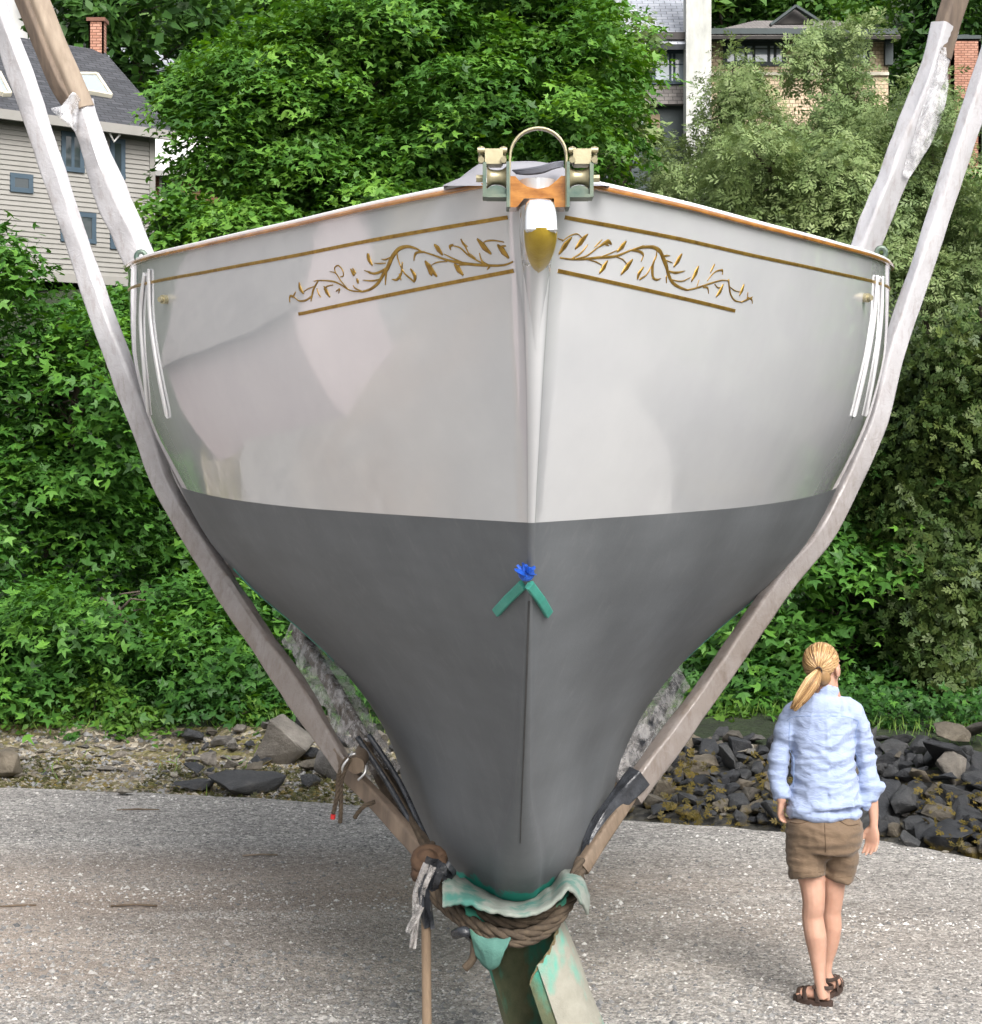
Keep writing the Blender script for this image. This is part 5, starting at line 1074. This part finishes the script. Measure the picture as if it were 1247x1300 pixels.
place(1238, 995, 30, 1.2, 12, 'rock_dark', 'narrow upright slate beside the pointed grey stone', None, .9, .2)
place(1215, 1020, 75, .6, 13, 'rock_dark', 'long black wedge rock below the pointed grey stone', None, .7, .15, rz=.2)
place(1232, 1048, 60, .7, 14, 'rock_dark', 'dark slate block near the gravel at the right edge', None, .7, .2)
place(1135, 975, 55, .7, 15, 'rock_dark', 'broad dark slab just right of the shoulder of the person', None, .7, .2)
place(942, 955, 38, .7, 16, 'rock_pale', 'pale tan stone on top of the stacked rocks left of the person', None, .7, .15)
def where(px, py):
    if px < 130: h_ = 'at the far left of the shore, below the shrubs'
    elif px < 235: h_ = 'on the left shore, short of the black low rocks'
    elif px < 340: h_ = 'between the shrubs and the black low rocks'
    elif px < 470: h_ = 'right behind the left sling'
    elif px < 600: h_ = 'seen between left sling and keel'
    elif px < 815: h_ = 'close behind the right sling'
    elif px < 900: h_ = 'midway between the right sling and the person'
    elif px < 990: h_ = 'just left of the person'
    elif px < 1110: h_ = 'behind the person'
    elif px < 1165: h_ = 'just right of the person'
    elif px < 1215: h_ = 'around the upright pointed grey stone'
    else: h_ = 'by the right edge of the picture'
    lo = interp(px, [p[0] for p in EX], [p[1] for p in EX]); t = (lo - py) / max(lo - 940, 1)
    v_ = 'lowest, at the gravel' if t < .22 else 'low down' if t < .45 else 'halfway up' if t < .7 else 'top row'
    return h_, v_
NM = {'rock_dark': 'black', 'rock_brown': 'brown-grey', 'rock_pale': 'pale', 'rock_grey': 'mid-grey'}
def field(n, xr, yr, wr, mats, label, group, seeds, tilt=.35, flat=.6, hk=(.7, 1.1), name='rock', cat='rock', mind=.55, up=.28):
    pts = []; tries = 0
    while len(pts) < n and tries < n * 60:
        tries += 1; px, py = rnd.uniform(*xr), rnd.uniform(*yr); lim = interp(px, [p[0] for p in EX], [p[1] for p in EX]) - 4
        if py > lim: continue
        w_ = rnd.uniform(*wr) * rnd.choice((.7, 1, 1, 1.25))
        if any(abs(px - q[0]) < mind * (w_ + q[2]) / 2 and abs(py - q[1]) < mind * .55 * (w_ + q[2]) / 2 for q in pts): continue
        h_, v_ = where(px, py); mk_ = rnd.choice(mats); big = w_ > (wr[0] + wr[1]) / 2; kd = ('flat ' if flat < .5 else 'angular ') + name
        lab = f"{'larger' if big else 'smaller'} {NM[mk_]} {kd} {h_}, {v_}"
        lab = lab.replace('at the far left of the shore, below the shrubs', 'far left below the shrubs').replace('on the left shore, short of the black low rocks', 'left of the black low rocks').replace('between the shrubs and the black low rocks', 'above the black low rocks')
        if len(lab.split()) > 16: lab = f"{'larger' if big else 'smaller'} {NM[mk_]} {name} {h_}, {v_}"
        pts.append((px, py, w_)); place(px, py, w_, rnd.uniform(*hk), rnd.choice(seeds), mk_, lab, group, flat, tilt, name, cat, None, up)
field(165, (985, 1300), (945, 1095), (30, 66), ['rock_dark', 'rock_dark', 'rock_dark', 'rock_dark', 'rock_dark', 'rock_brown'], 'dark angular rocks piled on the shore around and right of the person', 'rocks on the right shore', range(20, 30), mind=.42, flat=.75, tilt=.6)
field(120, (745, 985), (940, 1046), (24, 50), ['rock_dark', 'rock_dark', 'rock_brown'], 'stacked grey and brown rocks between the right sling and the person', 'stacked rocks behind the right sling', range(27, 36), mind=.42, tilt=.25, flat=.75)
field(14, (850, 985), (938, 962), (20, 34), ['rock_grey', 'rock_pale', 'rock_brown'], 'paler flat rocks along the top of the stacked rocks', 'cap rocks on the stack', range(33, 36), tilt=.15, mind=.8)
field(36, (385, 560), (920, 1005), (26, 50), ['rock_dark', 'rock_brown', 'rock_grey'], 'dark rocks between the left sling and the hull', 'rocks behind the hull on the left', range(20, 25))
field(24, (225, 345), (930, 985), (16, 38), ['rock_grey', 'rock_brown', 'rock_dark'], 'grey rocks clustered left of the biggest boulder', 'rocks around the biggest boulder', range(33, 38))
field(120, (-10, 300), (946, 985), (9, 24), ['rock_pale', 'rock_pale', 'rock_grey', 'rock_brown'], 'flat pale stones strewn over the left shore', 'flat shore stones', range(40, 44), tilt=.1, flat=.35, name='stone', cat='stone', mind=.6, up=.1)
field(26, (790, 1247), (1030, 1092), (10, 26), ['rock_pale', 'rock_grey'], 'small pale stones along the edge of the gravel on the right', 'edge stones', range(40, 44), tilt=.1, flat=.4, name='stone', cat='stone', mind=.9, up=.1)
field(44, (0, 560), (998, 1030), (6, 15), ['rock_pale', 'rock_grey', 'rock_dark', 'rock_brown'], '', 'small stones along the left gravel edge', range(40, 44), tilt=.15, flat=.45, name='stone', cat='stone', mind=.8, up=.15)
def pebbles(name, n, xr, dr, size, mats, label, seed, ydist=None):
    rng = np.random.default_rng(seed); base = np.array([[math.cos(a_) * .5, math.sin(a_) * .38, 0] for a_ in np.linspace(0, 2 * math.pi, 6)[:-1]] + [[.05, .02, .3], [.22, -.08, .22]]); V, Fc, ti = [], [], []
    F0 = [(0, 1, 6), (1, 2, 6), (2, 3, 6), (3, 4, 6), (0, 6, 5 + 0)]
    F0 = [(0, 1, 5), (1, 2, 5), (2, 3, 5), (3, 4, 5), (4, 6, 5), (4, 0, 6), (0, 5, 6)]
    for i in range(n):
        x = rng.uniform(*xr); d = rng.uniform(*dr) if ydist is None else ydist(rng, x)
        y = edgeY(x) + d; s_ = size * rng.uniform(.5, 1.4) * (1.6 if rng.random() < .06 else 1); a_ = rng.uniform(0, 6.28); c_, n_ = math.cos(a_), math.sin(a_); z = groundZ(x, y) - .004
        k = len(V)
        for b_ in base * (1 + rng.normal(0, .12, base.shape)): V.append((x + s_ * (b_[0] * c_ - b_[1] * n_), y + s_ * (b_[0] * n_ + b_[1] * c_), z + s_ * b_[2] * 1.1))
        mi = rng.integers(0, len(mats)); Fc += [tuple(k + j for j in f_) for f_ in F0]; ti += [mi] * len(F0)
    me = bpy.data.meshes.new(name); me.from_pydata(V, [], Fc); me.polygons.foreach_set('material_index', ti); me.update()
    return tag(link(name, me, mats), label, name.replace('_', ' '), None, 'stuff')
pm = [simple('pebble_a', (.14, .14, .14), (.21, .21, .205), 3, .85, bs=0), simple('pebble_b', (.28, .27, .255), (.36, .35, .335), 3, .85, bs=0), simple('pebble_c', (.40, .39, .37), (.50, .485, .46), 3, .85, bs=0), simple('pebble_d', (.085, .087, .09), (.14, .14, .14), 3, .8, bs=0)]
pebbles('loose_gravel', 42000, (-3.4, 3.4), (-6, -.02), .021, pm, 'loose grey stones scattered over the gravel yard', 5, lambda r, x: -5.9 * r.random() ** .6)
pebbles('shingle', 8500, (-6.5, -.2), (1.1, 3.3), .05, [pm[0], M['rock_brown'], M['rock_pale'], M['rock_brown'], M['rock_dark'], pm[0], M['rock_brown']], 'mixed shingle covering the tidal shore', 6)
pebbles('coarse_gravel', 11000, (-3.2, 3.2), (-6, -3), .030, [pm[0], pm[1], pm[3], pm[0]], 'coarser darker stones covering the near part of the yard', 9, lambda r, x: -5.9 + 2.3 * r.random() ** 1.6)
pw = simple('white_shell', (.50, .49, .47), (.62, .61, .59), 6, .8, bs=0)
pebbles('white_chips', 1300, (-3.4, 3.4), (-5, -1), .026, [pw, pm[2]], 'white shell and stone chips in streaks on the gravel', 7, lambda r, x: (float(np.interp(x, [-3.4, 0, 3.4], [-2.9, -2.6, -1.9])) + r.normal(0, .10)) if r.random() < .6 else ((-.15 - .15 * abs(r.normal())) if r.random() < .5 else -4.5 * r.random()))
for i, (px, py, L_, an) in enumerate(((330, 1088, .22, .1), (170, 1152, .26, 0.02), (175, 1030, .3, .03), (22, 1153, .2, .15))):
    p = P(px, py, H * F / (py - HZ)); mb = MB(); mb.tube([p + Vector((-L_ / 2, 0, .008)), p + Vector((0, .01, .014)), p + Vector((L_ / 2, L_ * an, .008))], .006, 6)
    tag(mb.obj('twig', M['wood'] if i else M['tan'], smooth=True), ['pale twig lying on the gravel, nearest the left sling', 'thin dry twig on the reddish dirt at left', 'straight twig near the far edge of the gravel', 'pale twig at the left edge of the gravel'][i], 'twig', 'twigs on the gravel')

def ordinals():
    ORD = ['first', 'second', 'third', 'fourth', 'fifth', 'sixth', 'seventh', 'eighth', 'ninth', 'tenth', 'eleventh', 'twelfth', 'thirteenth', 'fourteenth', 'fifteenth']
    by = {}
    for o in SC.objects:
        if o.parent is None and o.get('group') and o.get('label') and o.get('category') in ('rock', 'stone', 'tree'): by.setdefault(o['label'], []).append(o)
    for lab, os_ in by.items():
        if 1 < len(os_) <= 15:
            for i, o in enumerate(sorted(os_, key=lambda o: o.location.x / o.location.y)):
                w_ = ('leftmost' if i == 0 else 'rightmost' if i == len(os_) - 1 else ORD[i] + ' from left'); nl = lab + ', ' + w_
                if len(nl.split()) > 16: nl = nl.replace(' angular', '').replace(' flat', '')
                if len(nl.split()) <= 16: o['label'] = nl
ordinals()
# ------------------------------------------------------------------ houses
def shingle_mat(name, a_, b__, sx=1.0, sz=.14, rough=.9):
    m, t, b = new_mat(name); uv = N(t, 'ShaderNodeUVMap'); br = N(t, 'ShaderNodeTexBrick', Scale=1.0); br.inputs['Brick Width'].default_value = sx; br.inputs['Row Height'].default_value = sz
    br.inputs['Mortar Size'].default_value = .012; br.inputs['Color1'].default_value = (*a_, 1); br.inputs['Color2'].default_value = (*b__, 1); br.inputs['Mortar'].default_value = (*[x * .45 for x in a_], 1); br.inputs['Bias'].default_value = 0
    t.links.new(uv.outputs[0], br.inputs['Vector']); n_ = ramp(t, noi(t, coords(t, 'Object'), 3, 6, .7), [(.3, (.75, .75, .75)), (.7, (1.15, 1.15, 1.15))])
    t.links.new(mix(t, 1, br.outputs['Color'], n_, 'MULTIPLY'), b.inputs['Base Color']); b.inputs['Roughness'].default_value = rough; bump(t, b, br.outputs['Fac'], .6, -.02); return m
M['asphalt_sh'] = shingle_mat('dark_roof_shingles', (.035, .038, .045), (.065, .068, .078), .35, .15)
M['slate'] = shingle_mat('pale_grey_slates', (.27, .29, .33), (.36, .38, .42), .4, .22)
M['cedar_sh'] = shingle_mat('tan_wall_shingles', (.50, .39, .26), (.62, .50, .36), .22, .14)
M['brown_sh'] = shingle_mat('grey_roof_shingles', (.13, .12, .115), (.19, .175, .165), .3, .16)
M['brick'] = shingle_mat('red_brick', (.36, .17, .115), (.46, .25, .18), .22, .08)
M['siding'] = simple('beige_clapboard', (.215, .21, .195), (.25, .243, .228), 2, .75, bs=.05)
M['blue_trim'] = simple('slate_blue_trim', (.03, .055, .08), (.042, .072, .10), 3, .6, bs=0)
M['dark_trim'] = simple('dark_green_black_trim', (.018, .03, .032), (.03, .045, .048), 3, .6, bs=0)
M['white_tr'] = simple('white_painted_wood', (.62, .62, .61), (.68, .68, .67), 2, .6, bs=.1)
M['cream'] = simple('cream_trim', (.58, .55, .45), None, 3, .6, bs=0)
M['stucco'] = simple('stained_white_stucco', (.50, .50, .48), (.32, .33, .31), 1.6, .9, stretch=(2, 2, .7), bs=.4)
mg, t_, b_g = new_mat('window_glass'); b_g.inputs['Base Color'].default_value = (.03, .04, .045, 1); b_g.inputs['Roughness'].default_value = .06; b_g.inputs['Specular IOR Level'].default_value = .9; M['glass'] = mg
mg, t_, b_g = new_mat('pale_glass'); b_g.inputs['Base Color'].default_value = (.30, .36, .42, 1); b_g.inputs['Roughness'].default_value = .08; b_g.inputs['Specular IOR Level'].default_value = 1; M['glass_p'] = mg
class Wall:
    """a wall frame: origin o, horizontal unit u, outward normal n"""
    def __init__(s, o, u): s.o = Vector(o); s.u = Vector(u).normalized(); s.n = s.u.cross(Vector((0, 0, 1))); s.z = Vector((0, 0, 1))
    def p(s, a_, z, d=0): return s.o + s.u * a_ + s.z * z + s.n * d
    def box(s, mb, a0, a1, z0, z1, d0, d1):
        v = [s.p(a_, z, d) for a_ in (a0, a1) for z in (z0, z1) for d in (d0, d1)]; mb.add(v, [(0, 1, 3, 2), (4, 6, 7, 5), (0, 4, 5, 1), (2, 3, 7, 6), (0, 2, 6, 4), (1, 5, 7, 3)])
    def window(s, par, a0, a1, z0, z1, trim, fw=.11, mull=(), glass='glass', name='window', bars=()):
        mb = MB(); s.box(mb, a0, a1, z1 - fw, z1, .0, .06); s.box(mb, a0, a1, z0, z0 + fw, .0, .075); s.box(mb, a0, a0 + fw, z0 + fw, z1 - fw, .0, .058); s.box(mb, a1 - fw, a1, z0 + fw, z1 - fw, .0, .058)
        for m_ in mull: s.box(mb, m_ - fw * .35, m_ + fw * .35, z0 + fw, z1 - fw, .0, .05)
        for m_ in bars: s.box(mb, a0 + fw, a1 - fw, m_ - .02, m_ + .02, .0, .045)
        w_ = mb.obj(name, trim, par); mb = MB(); s.box(mb, a0 + fw * .9, a1 - fw * .9, z0 + fw * .9, z1 - fw * .9, .006, .043); mb.obj('pane', M[glass], w_); return w_
def uvquad(pts, name, mat, par, thick=.1):
    """a slab (roof plane or wall) with metric UVs; pts counter-clockwise seen from outside, pts[0]->pts[1] along its foot"""
    pts = [Vector(p) for p in pts]; n = (pts[1] - pts[0]).cross(pts[2] - pts[1]).normalized(); k = len(pts); u = (pts[1] - pts[0]).normalized(); v = n.cross(u)
    mb = MB(); mb.add(pts + [p - n * thick for p in pts], [list(range(k)), [k + i for i in range(k)][::-1]] + [(i, i + k, (i + 1) % k + k, (i + 1) % k) for i in range(k)])
    me = mb.mesh(name, fixn=False); me.uv_layers.new(name='UVMap'); uvl = me.uv_layers[0].data
    for lp in me.loops: q = me.vertices[lp.vertex_index].co - pts[0]; uvl[lp.index].uv = (q.dot(u), q.dot(v))
    return link(name, me, mat, par)
# left clapboard house
o_ = P(195, 355, 46.8); x1, y1 = o_.x, 46.8; zb = o_.z; u_ = Vector((-3.3, -2.8, 0)).normalized(); ze = P(195, 165, 46.8).z
hs_ = empty('clapboard_house', (x1, y1, zb), 'beige clapboard house with dark shingle roof at upper left', 'house')
W_ = Wall((x1, y1, 0), -u_); W_.n = Vector((W_.u.y, -W_.u.x, 0))           # u points right along the wall, a negative to the left
mb = MB(); nrow = int((ze - zb) / .125)
for i in range(nrow):
    z0 = zb + i * .125; v = [W_.p(-13, z0, .035), W_.p(0, z0, .035), W_.p(0, z0 + .125, .005), W_.p(-13, z0 + .125, .005), W_.p(-13, z0, 0), W_.p(0, z0, 0)]; mb.add(v, [(0, 1, 2, 3), (4, 5, 1, 0)])
for a_, d in ((0, -7), ):
    mb.add([W_.p(0, zb, 0), W_.p(0, zb, d), W_.p(0, ze, d), W_.p(0, ze + 2.6, d / 2), W_.p(0, ze, 0)], [(0, 1, 2, 3, 4)])
mb.add([W_.p(-13, zb, 0), W_.p(0, zb, 0), W_.p(0, zb, -7), W_.p(-13, zb, -7)], [(0, 1, 2, 3)])
mb.obj('wall', M['siding'], hs_)
mb = MB(); W_.box(mb, -.14, .02, zb - .05, ze, .0, .06); W_.box(mb, -13, .04, zb - .22, zb - .004, .0, .05); mb.obj('corner_board', M['siding'], hs_)
ov = .45; rd = 3.4; rzr = P(140, 62, 49.4).z
uvquad([W_.p(-13, ze - .05, ov), W_.p(.35, ze - .05, ov), W_.p(.35, rzr, -rd), W_.p(-13, rzr, -rd)], 'roof', M['asphalt_sh'], hs_, .12)
uvquad([W_.p(.35, ze - .05, -2 * rd - ov), W_.p(-13, ze - .05, -2 * rd - ov), W_.p(-13, rzr - .004, -rd - .004), W_.p(.35, rzr - .004, -rd - .004)], 'roof', M['asphalt_sh'], hs_, .12)
mb = MB(); W_.box(mb, -13, .38, ze - .30, ze - .06, ov - .02, ov + .10); mb.obj('gutter', M['siding'], hs_)
for a_ in (-1.35, -7.4): mb = MB(); mb.tube([W_.p(a_ - .15, ze - .3, .40), W_.p(a_, ze - .5, .35), W_.p(a_ + .15, ze - .3, .40)], .03, 6); mb.obj('eave_bracket', M['white_tr'], hs_)
def wpos(px, py):
    """photo pixel on the clapboard wall -> (a, z)"""
    d = Vector(((px - CX) / F, 1, (HZ - py) / F)); n = W_.n; t = (W_.o - Vector((0, 0, H))).dot(n) / d.dot(n); q = Vector((0, 0, H)) + d * t; return (q - W_.o).dot(W_.u), q.z
for (x0, y0, x1_, y1_, ml) in ((77, 166, 106, 220, 1), (139, 175, 158, 228, 0), (12, 219, 41, 246, 0), (76, 267, 121, 310, 1), (139, 290, 153, 317, 0)):
    a0, z1 = wpos(x0, y0); a1, z0 = wpos(x1_, y1_); W_.window(hs_, a0, a1, z0, z1, M['blue_trim'], .12, ((a0 + a1) / 2,) if ml else ())
def rpos(px, py):
    d = Vector(((px - CX) / F, 1, (HZ - py) / F)); p0 = W_.p(0, ze - .05, ov); p1 = W_.p(1, ze - .05, ov); p2 = W_.p(0, rzr, -rd); n = (p1 - p0).cross(p2 - p0).normalized(); t = (p0 - Vector((0, 0, H))).dot(n) / d.dot(n); return Vector((0, 0, H)) + d * t, n
for sk in (((97, 97), (122, 97), (140, 124), (106, 118)), ((-12, 95), (-2, 95), (12, 122), (2, 122))):
    pp = [rpos(*q) for q in sk]; n = pp[0][1] * (1 if pp[0][1].z > 0 else -1); f_ = empty('skylight', pp[0][0]); f_.parent = hs_; f_.matrix_parent_inverse = Matrix.Translation(hs_.location).inverted()
    mb = MB(); q = [p[0] + n * .06 for p in pp]
    for i in range(4): mb.sweep([q[i], q[(i + 1) % 4]], rrect(.09, .12, .1, 1), up=n)
    mb.obj('frame', M['cream'], f_); mb = MB(); mb.prism([p[0] + n * .03 for p in pp], n * .03); mb.obj('pane', M['glass_p'], f_)
mb = MB(); c = P(124, 40, 49.6); s_ = .24
me_ = [Vector((c.x + i * .21, c.y + j * .21, 0)) for i, j in ((-1, -1), (1, -1), (1, 1), (-1, 1))]; zt, zl = P(124, 29, 49.6).z, rzr - .5
ch = empty('chimney', (c.x, c.y, zl)); ch.parent = hs_; ch.matrix_parent_inverse = Matrix.Translation(hs_.location).inverted()
for i in range(4): a_, b2 = me_[i], me_[(i + 1) % 4]; uvquad([(a_.x, a_.y, zl), (b2.x, b2.y, zl), (b2.x, b2.y, zt), (a_.x, a_.y, zt)], 'brick_face', M['brick'], ch, .05)
mb = MB(); mb.box((c.x, c.y, zt + .05), (.52, .52, .1)); mb.obj('cap', M['brick'], ch)
# white house behind it
wh = empty('white_house', P(40, 60, 56), 'white house whose corner and gutter show above the dark roof at top left', 'house')
mb = MB(); a_, b2 = P(-60, 80, 58), P(72, 80, 58); mb.box(((a_.x + b2.x) / 2, 60, (a_.z + 16) / 2 + 1.5), (b2.x - a_.x, 4, 7)); mb.obj('wall', M['white_tr'], wh)
mb = MB(); c = P(72, 6, 57.6); mb.prism([P(20, -40, 57.2), P(66, -2, 57.2), P(84, 16, 57.2), P(84, 22, 57.2), P(60, 22, 57.2), P(20, -10, 57.2)], (0, 5, 0)); mb.obj('eave', M['white_tr'], wh)
mb = MB(); mb.tube([P(87, 10, 57), P(86, 62, 57)], .07, 8); mb.obj('post', M['white_tr'], wh, smooth=True)
# grey roof further back and the small brick house
gh = empty('grey_roofed_house', P(190, 90, 62), 'house with a long pale grey roof behind the brick chimney', 'house')
uvquad([P(130, 78, 60), P(262, 100, 60), P(232, 68, 64), P(130, 57, 64)], 'roof', M['slate'], gh, .15)
mb = MB(); mb.prism([P(135, 82, 60.4), P(255, 100, 60.4), P(255, 150, 60.4), P(135, 150, 60.4)], (0, 4, 0)); mb.obj('wall', M['white_tr'], gh)
bh = empty('brick_house', P(220, 262, 50), 'small brick house with a white roof right of the clapboard house', 'house')
uvquad([P(190, 262, 50), P(300, 262, 50), P(300, 214, 50), P(190, 214, 50)], 'wall', M['brick'], bh, .2)
uvquad([P(186, 216, 49.3), P(310, 216, 49.3), P(300, 172, 53), P(186, 172, 53)], 'roof', M['white_tr'], bh, .15)
Wb = Wall((P(200, 262, 50).x, 49.98, 0), (1, 0, 0)); Wb.n = Vector((0, -1, 0)); xw = lambda px, o=Wb, Y=50: (px - CX) / F * Y - o.o.x; zw = lambda py, Y=50: P(0, py, Y).z
Wb.window(bh, xw(203), xw(221), zw(256), zw(225), M['white_tr'], .07, (), 'glass', bars=(zw(241),)); mb = MB(); Wb.box(mb, xw(186), xw(300), zw(224), zw(217), .02, .35); mb.obj('soffit', M['white_tr'], bh)
# right: slate-roofed house with tall white chimney
rh_ = empty('slate_roofed_house', P(840, 180, 62), 'dark-windowed house under a pale slate roof at upper right of centre', 'house')
Wr = Wall((P(780, 250, 62).x, 62, 0), (1, 0, 0)); Wr.n = Vector((0, -1, 0)); X_ = lambda px, Y=62: (px - CX) / F * Y - Wr.o.x; Z_ = lambda py, Y=62: P(0, py, Y).z
mb = MB(); Wr.box(mb, X_(770), X_(878), Z_(330), Z_(56), -6, 0); mb.obj('wall', M['dark_trim'], rh_)
uvquad([P(765, 56, 61), P(882, 56, 61), P(884, -40, 66), P(790, -40, 66)], 'roof', M['slate'], rh_, .2)
mb = MB(); Wr.box(mb, X_(795), X_(878), Z_(57), Z_(48), .0, .9); mb.obj('eave', M['brown_sh'], rh_)
uvquad([P(800, 132, 61.6), P(878, 132, 61.6), P(878, 108, 62), P(800, 108, 62)], 'apron_roof', M['brown_sh'], rh_, .1)
Wr.window(rh_, X_(828), X_(873), Z_(107), Z_(64), M['blue_trim'], .12, (X_(851), X_(856)), 'glass_p', bars=(Z_(82),)); Wr.window(rh_, X_(799), X_(820), Z_(182), Z_(148), M['blue_trim'], .12, (X_(809),), 'glass_p')
mb = MB(); Wr.box(mb, X_(821), X_(838), Z_(182), Z_(145), .0, .03); mb.obj('brick_panel', M['cedar_sh'], rh_)
mb = MB(); a_, b2 = P(872, 350, 60.6), P(904, 350, 60.6); w_ = b2.x - a_.x; mb.box(((a_.x + b2.x) / 2, 61.2, (a_.z + 20) / 2), (w_, .9, 20 - a_.z + 1.2)); mb.obj('chimney', M['stucco'], rh_)
# right: bungalow with hipped roof
bg_ = empty('shingled_bungalow', P(1010, 200, 66), 'shingled bungalow with low hipped roof and small gable at upper right', 'house')
Wq = Wall((P(890, 200, 66).x, 66, 0), (1, 0, 0)); Wq.n = Vector((0, -1, 0)); X_ = lambda px, Y=66: (px - CX) / F * Y - Wq.o.x; Z_ = lambda py, Y=66: P(0, py, Y).z
uvquad([P(890, 260, 66), P(1128, 260, 66), P(1128, 47, 66), P(890, 47, 66)], 'wall', M['cedar_sh'], bg_, .3)
mb = MB(); Wq.box(mb, X_(888), X_(1130), Z_(53), Z_(46), .0, 1.3); Wq.box(mb, X_(1122), X_(1132), Z_(84), Z_(53), .01, .3); mb.obj('soffit', M['dark_trim'], bg_)
uvquad([P(884, 45, 64.6), P(1144, 45, 64.6), P(1058, 26, 69), P(958, 26, 69)], 'roof', M['brown_sh'], bg_, .12)
uvquad([P(1144, 44, 64.7), P(1140, 50, 73), P(1058, 26.4, 69.1), P(1058.5, 26.2, 69.0)], 'roof', M['brown_sh'], bg_, .1)
uvquad([P(880, 50, 73), P(884, 44, 64.7), P(957.5, 26.2, 69.0), P(958, 26.4, 69.1)], 'roof', M['brown_sh'], bg_, .1)
mb = MB(); mb.prism([P(984, 30, 65.6), P(1034, 30, 65.6), P(1010, 11, 65.6)], (0, .2, 0)); gb = mb.obj('gable', M['brown_sh'], bg_)
mb = MB(); mb.sweep([P(978, 32, 65.3), P(1010, 8, 65.3)], rrect(.3, .10, .1, 1), up=Vector((0, -1, 0)), roll=lambda i, n: 1.57); mb.sweep([P(1010, 8, 65.3), P(1040, 27, 65.3)], rrect(.3, .10, .1, 1), up=Vector((0, -1, 0)), roll=lambda i, n: 1.57); mb.obj('barge_board', M['dark_trim'], bg_)
Wq.window(bg_, X_(918), X_(998), Z_(84), Z_(53), M['dark_trim'], .16, (X_(934), X_(947), X_(957), X_(976), X_(984)), 'glass_p', bars=(Z_(62),)); Wq.window(bg_, X_(1062), X_(1104), Z_(80), Z_(53), M['dark_trim'], .16, (X_(1083),), 'glass_p')
mb = MB(); Wq.box(mb, X_(892), X_(1128), Z_(96), Z_(92), .01, .12); mb.obj('sill_band', M['cream'], bg_)
# brick chimney seen between the right slings
bc = empty('brick_chimney', P(1228, 90, 60), 'squat brick chimney seen between the two right slings', 'chimney')
cx_ = P(1222, 70, 60); zg = groundZ(cx_.x, 60)
for a_, b2 in (((-.5, -.5), (.5, -.5)), ((.5, -.5), (.5, .5)), ((.5, .5), (-.5, .5)), ((-.5, .5), (-.5, -.5))): uvquad([(cx_.x + a_[0] , 60 + a_[1], zg - .3), (cx_.x + b2[0], 60 + b2[1], zg - .3), (cx_.x + b2[0], 60 + b2[1], P(0, 56, 60).z), (cx_.x + a_[0], 60 + a_[1], P(0, 56, 60).z)], 'brick_face', M['brick'], bc, .1)
mb = MB(); mb.box((cx_.x, 60, P(0, 51, 60).z), (1.0, 1.0, .12)); mb.tube([(cx_.x, 60, P(0, 50, 60).z), (cx_.x, 60, P(0, 46, 60).z)], .3, 12); mb.obj('cap', M['dark_trim'], bc)
# unseen shed, added to put a pinkish reflection in the hull's left side
sh_ = empty('added_shed', (-9.5, 12, 0), 'unseen dull red shed added for its reflection in the left side of the hull', 'shed')
red = simple('dull_red_boards', (.40, .33, .34), (.45, .37, .38), 2, .8, stretch=(3, 3, .3), bs=.2)
mb = MB(); mb.box((-10, 13, .9), (4, 5, 3.0)); mb.prism([(-12, 10.5, 2.4), (-8, 10.5, 2.4), (-10, 10.5, 3.6)], (0, 5, 0)); mb.obj('wall', red, sh_)
uvquad([(-7.7, 10.2, 2.27), (-7.7, 15.8, 2.27), (-10, 15.8, 3.7), (-10, 10.2, 3.7)], 'roof', M['brown_sh'], sh_, .1); uvquad([(-12.3, 15.8, 2.27), (-12.3, 10.2, 2.27), (-10, 10.2, 3.696), (-10, 15.8, 3.696)], 'roof', M['brown_sh'], sh_, .1)
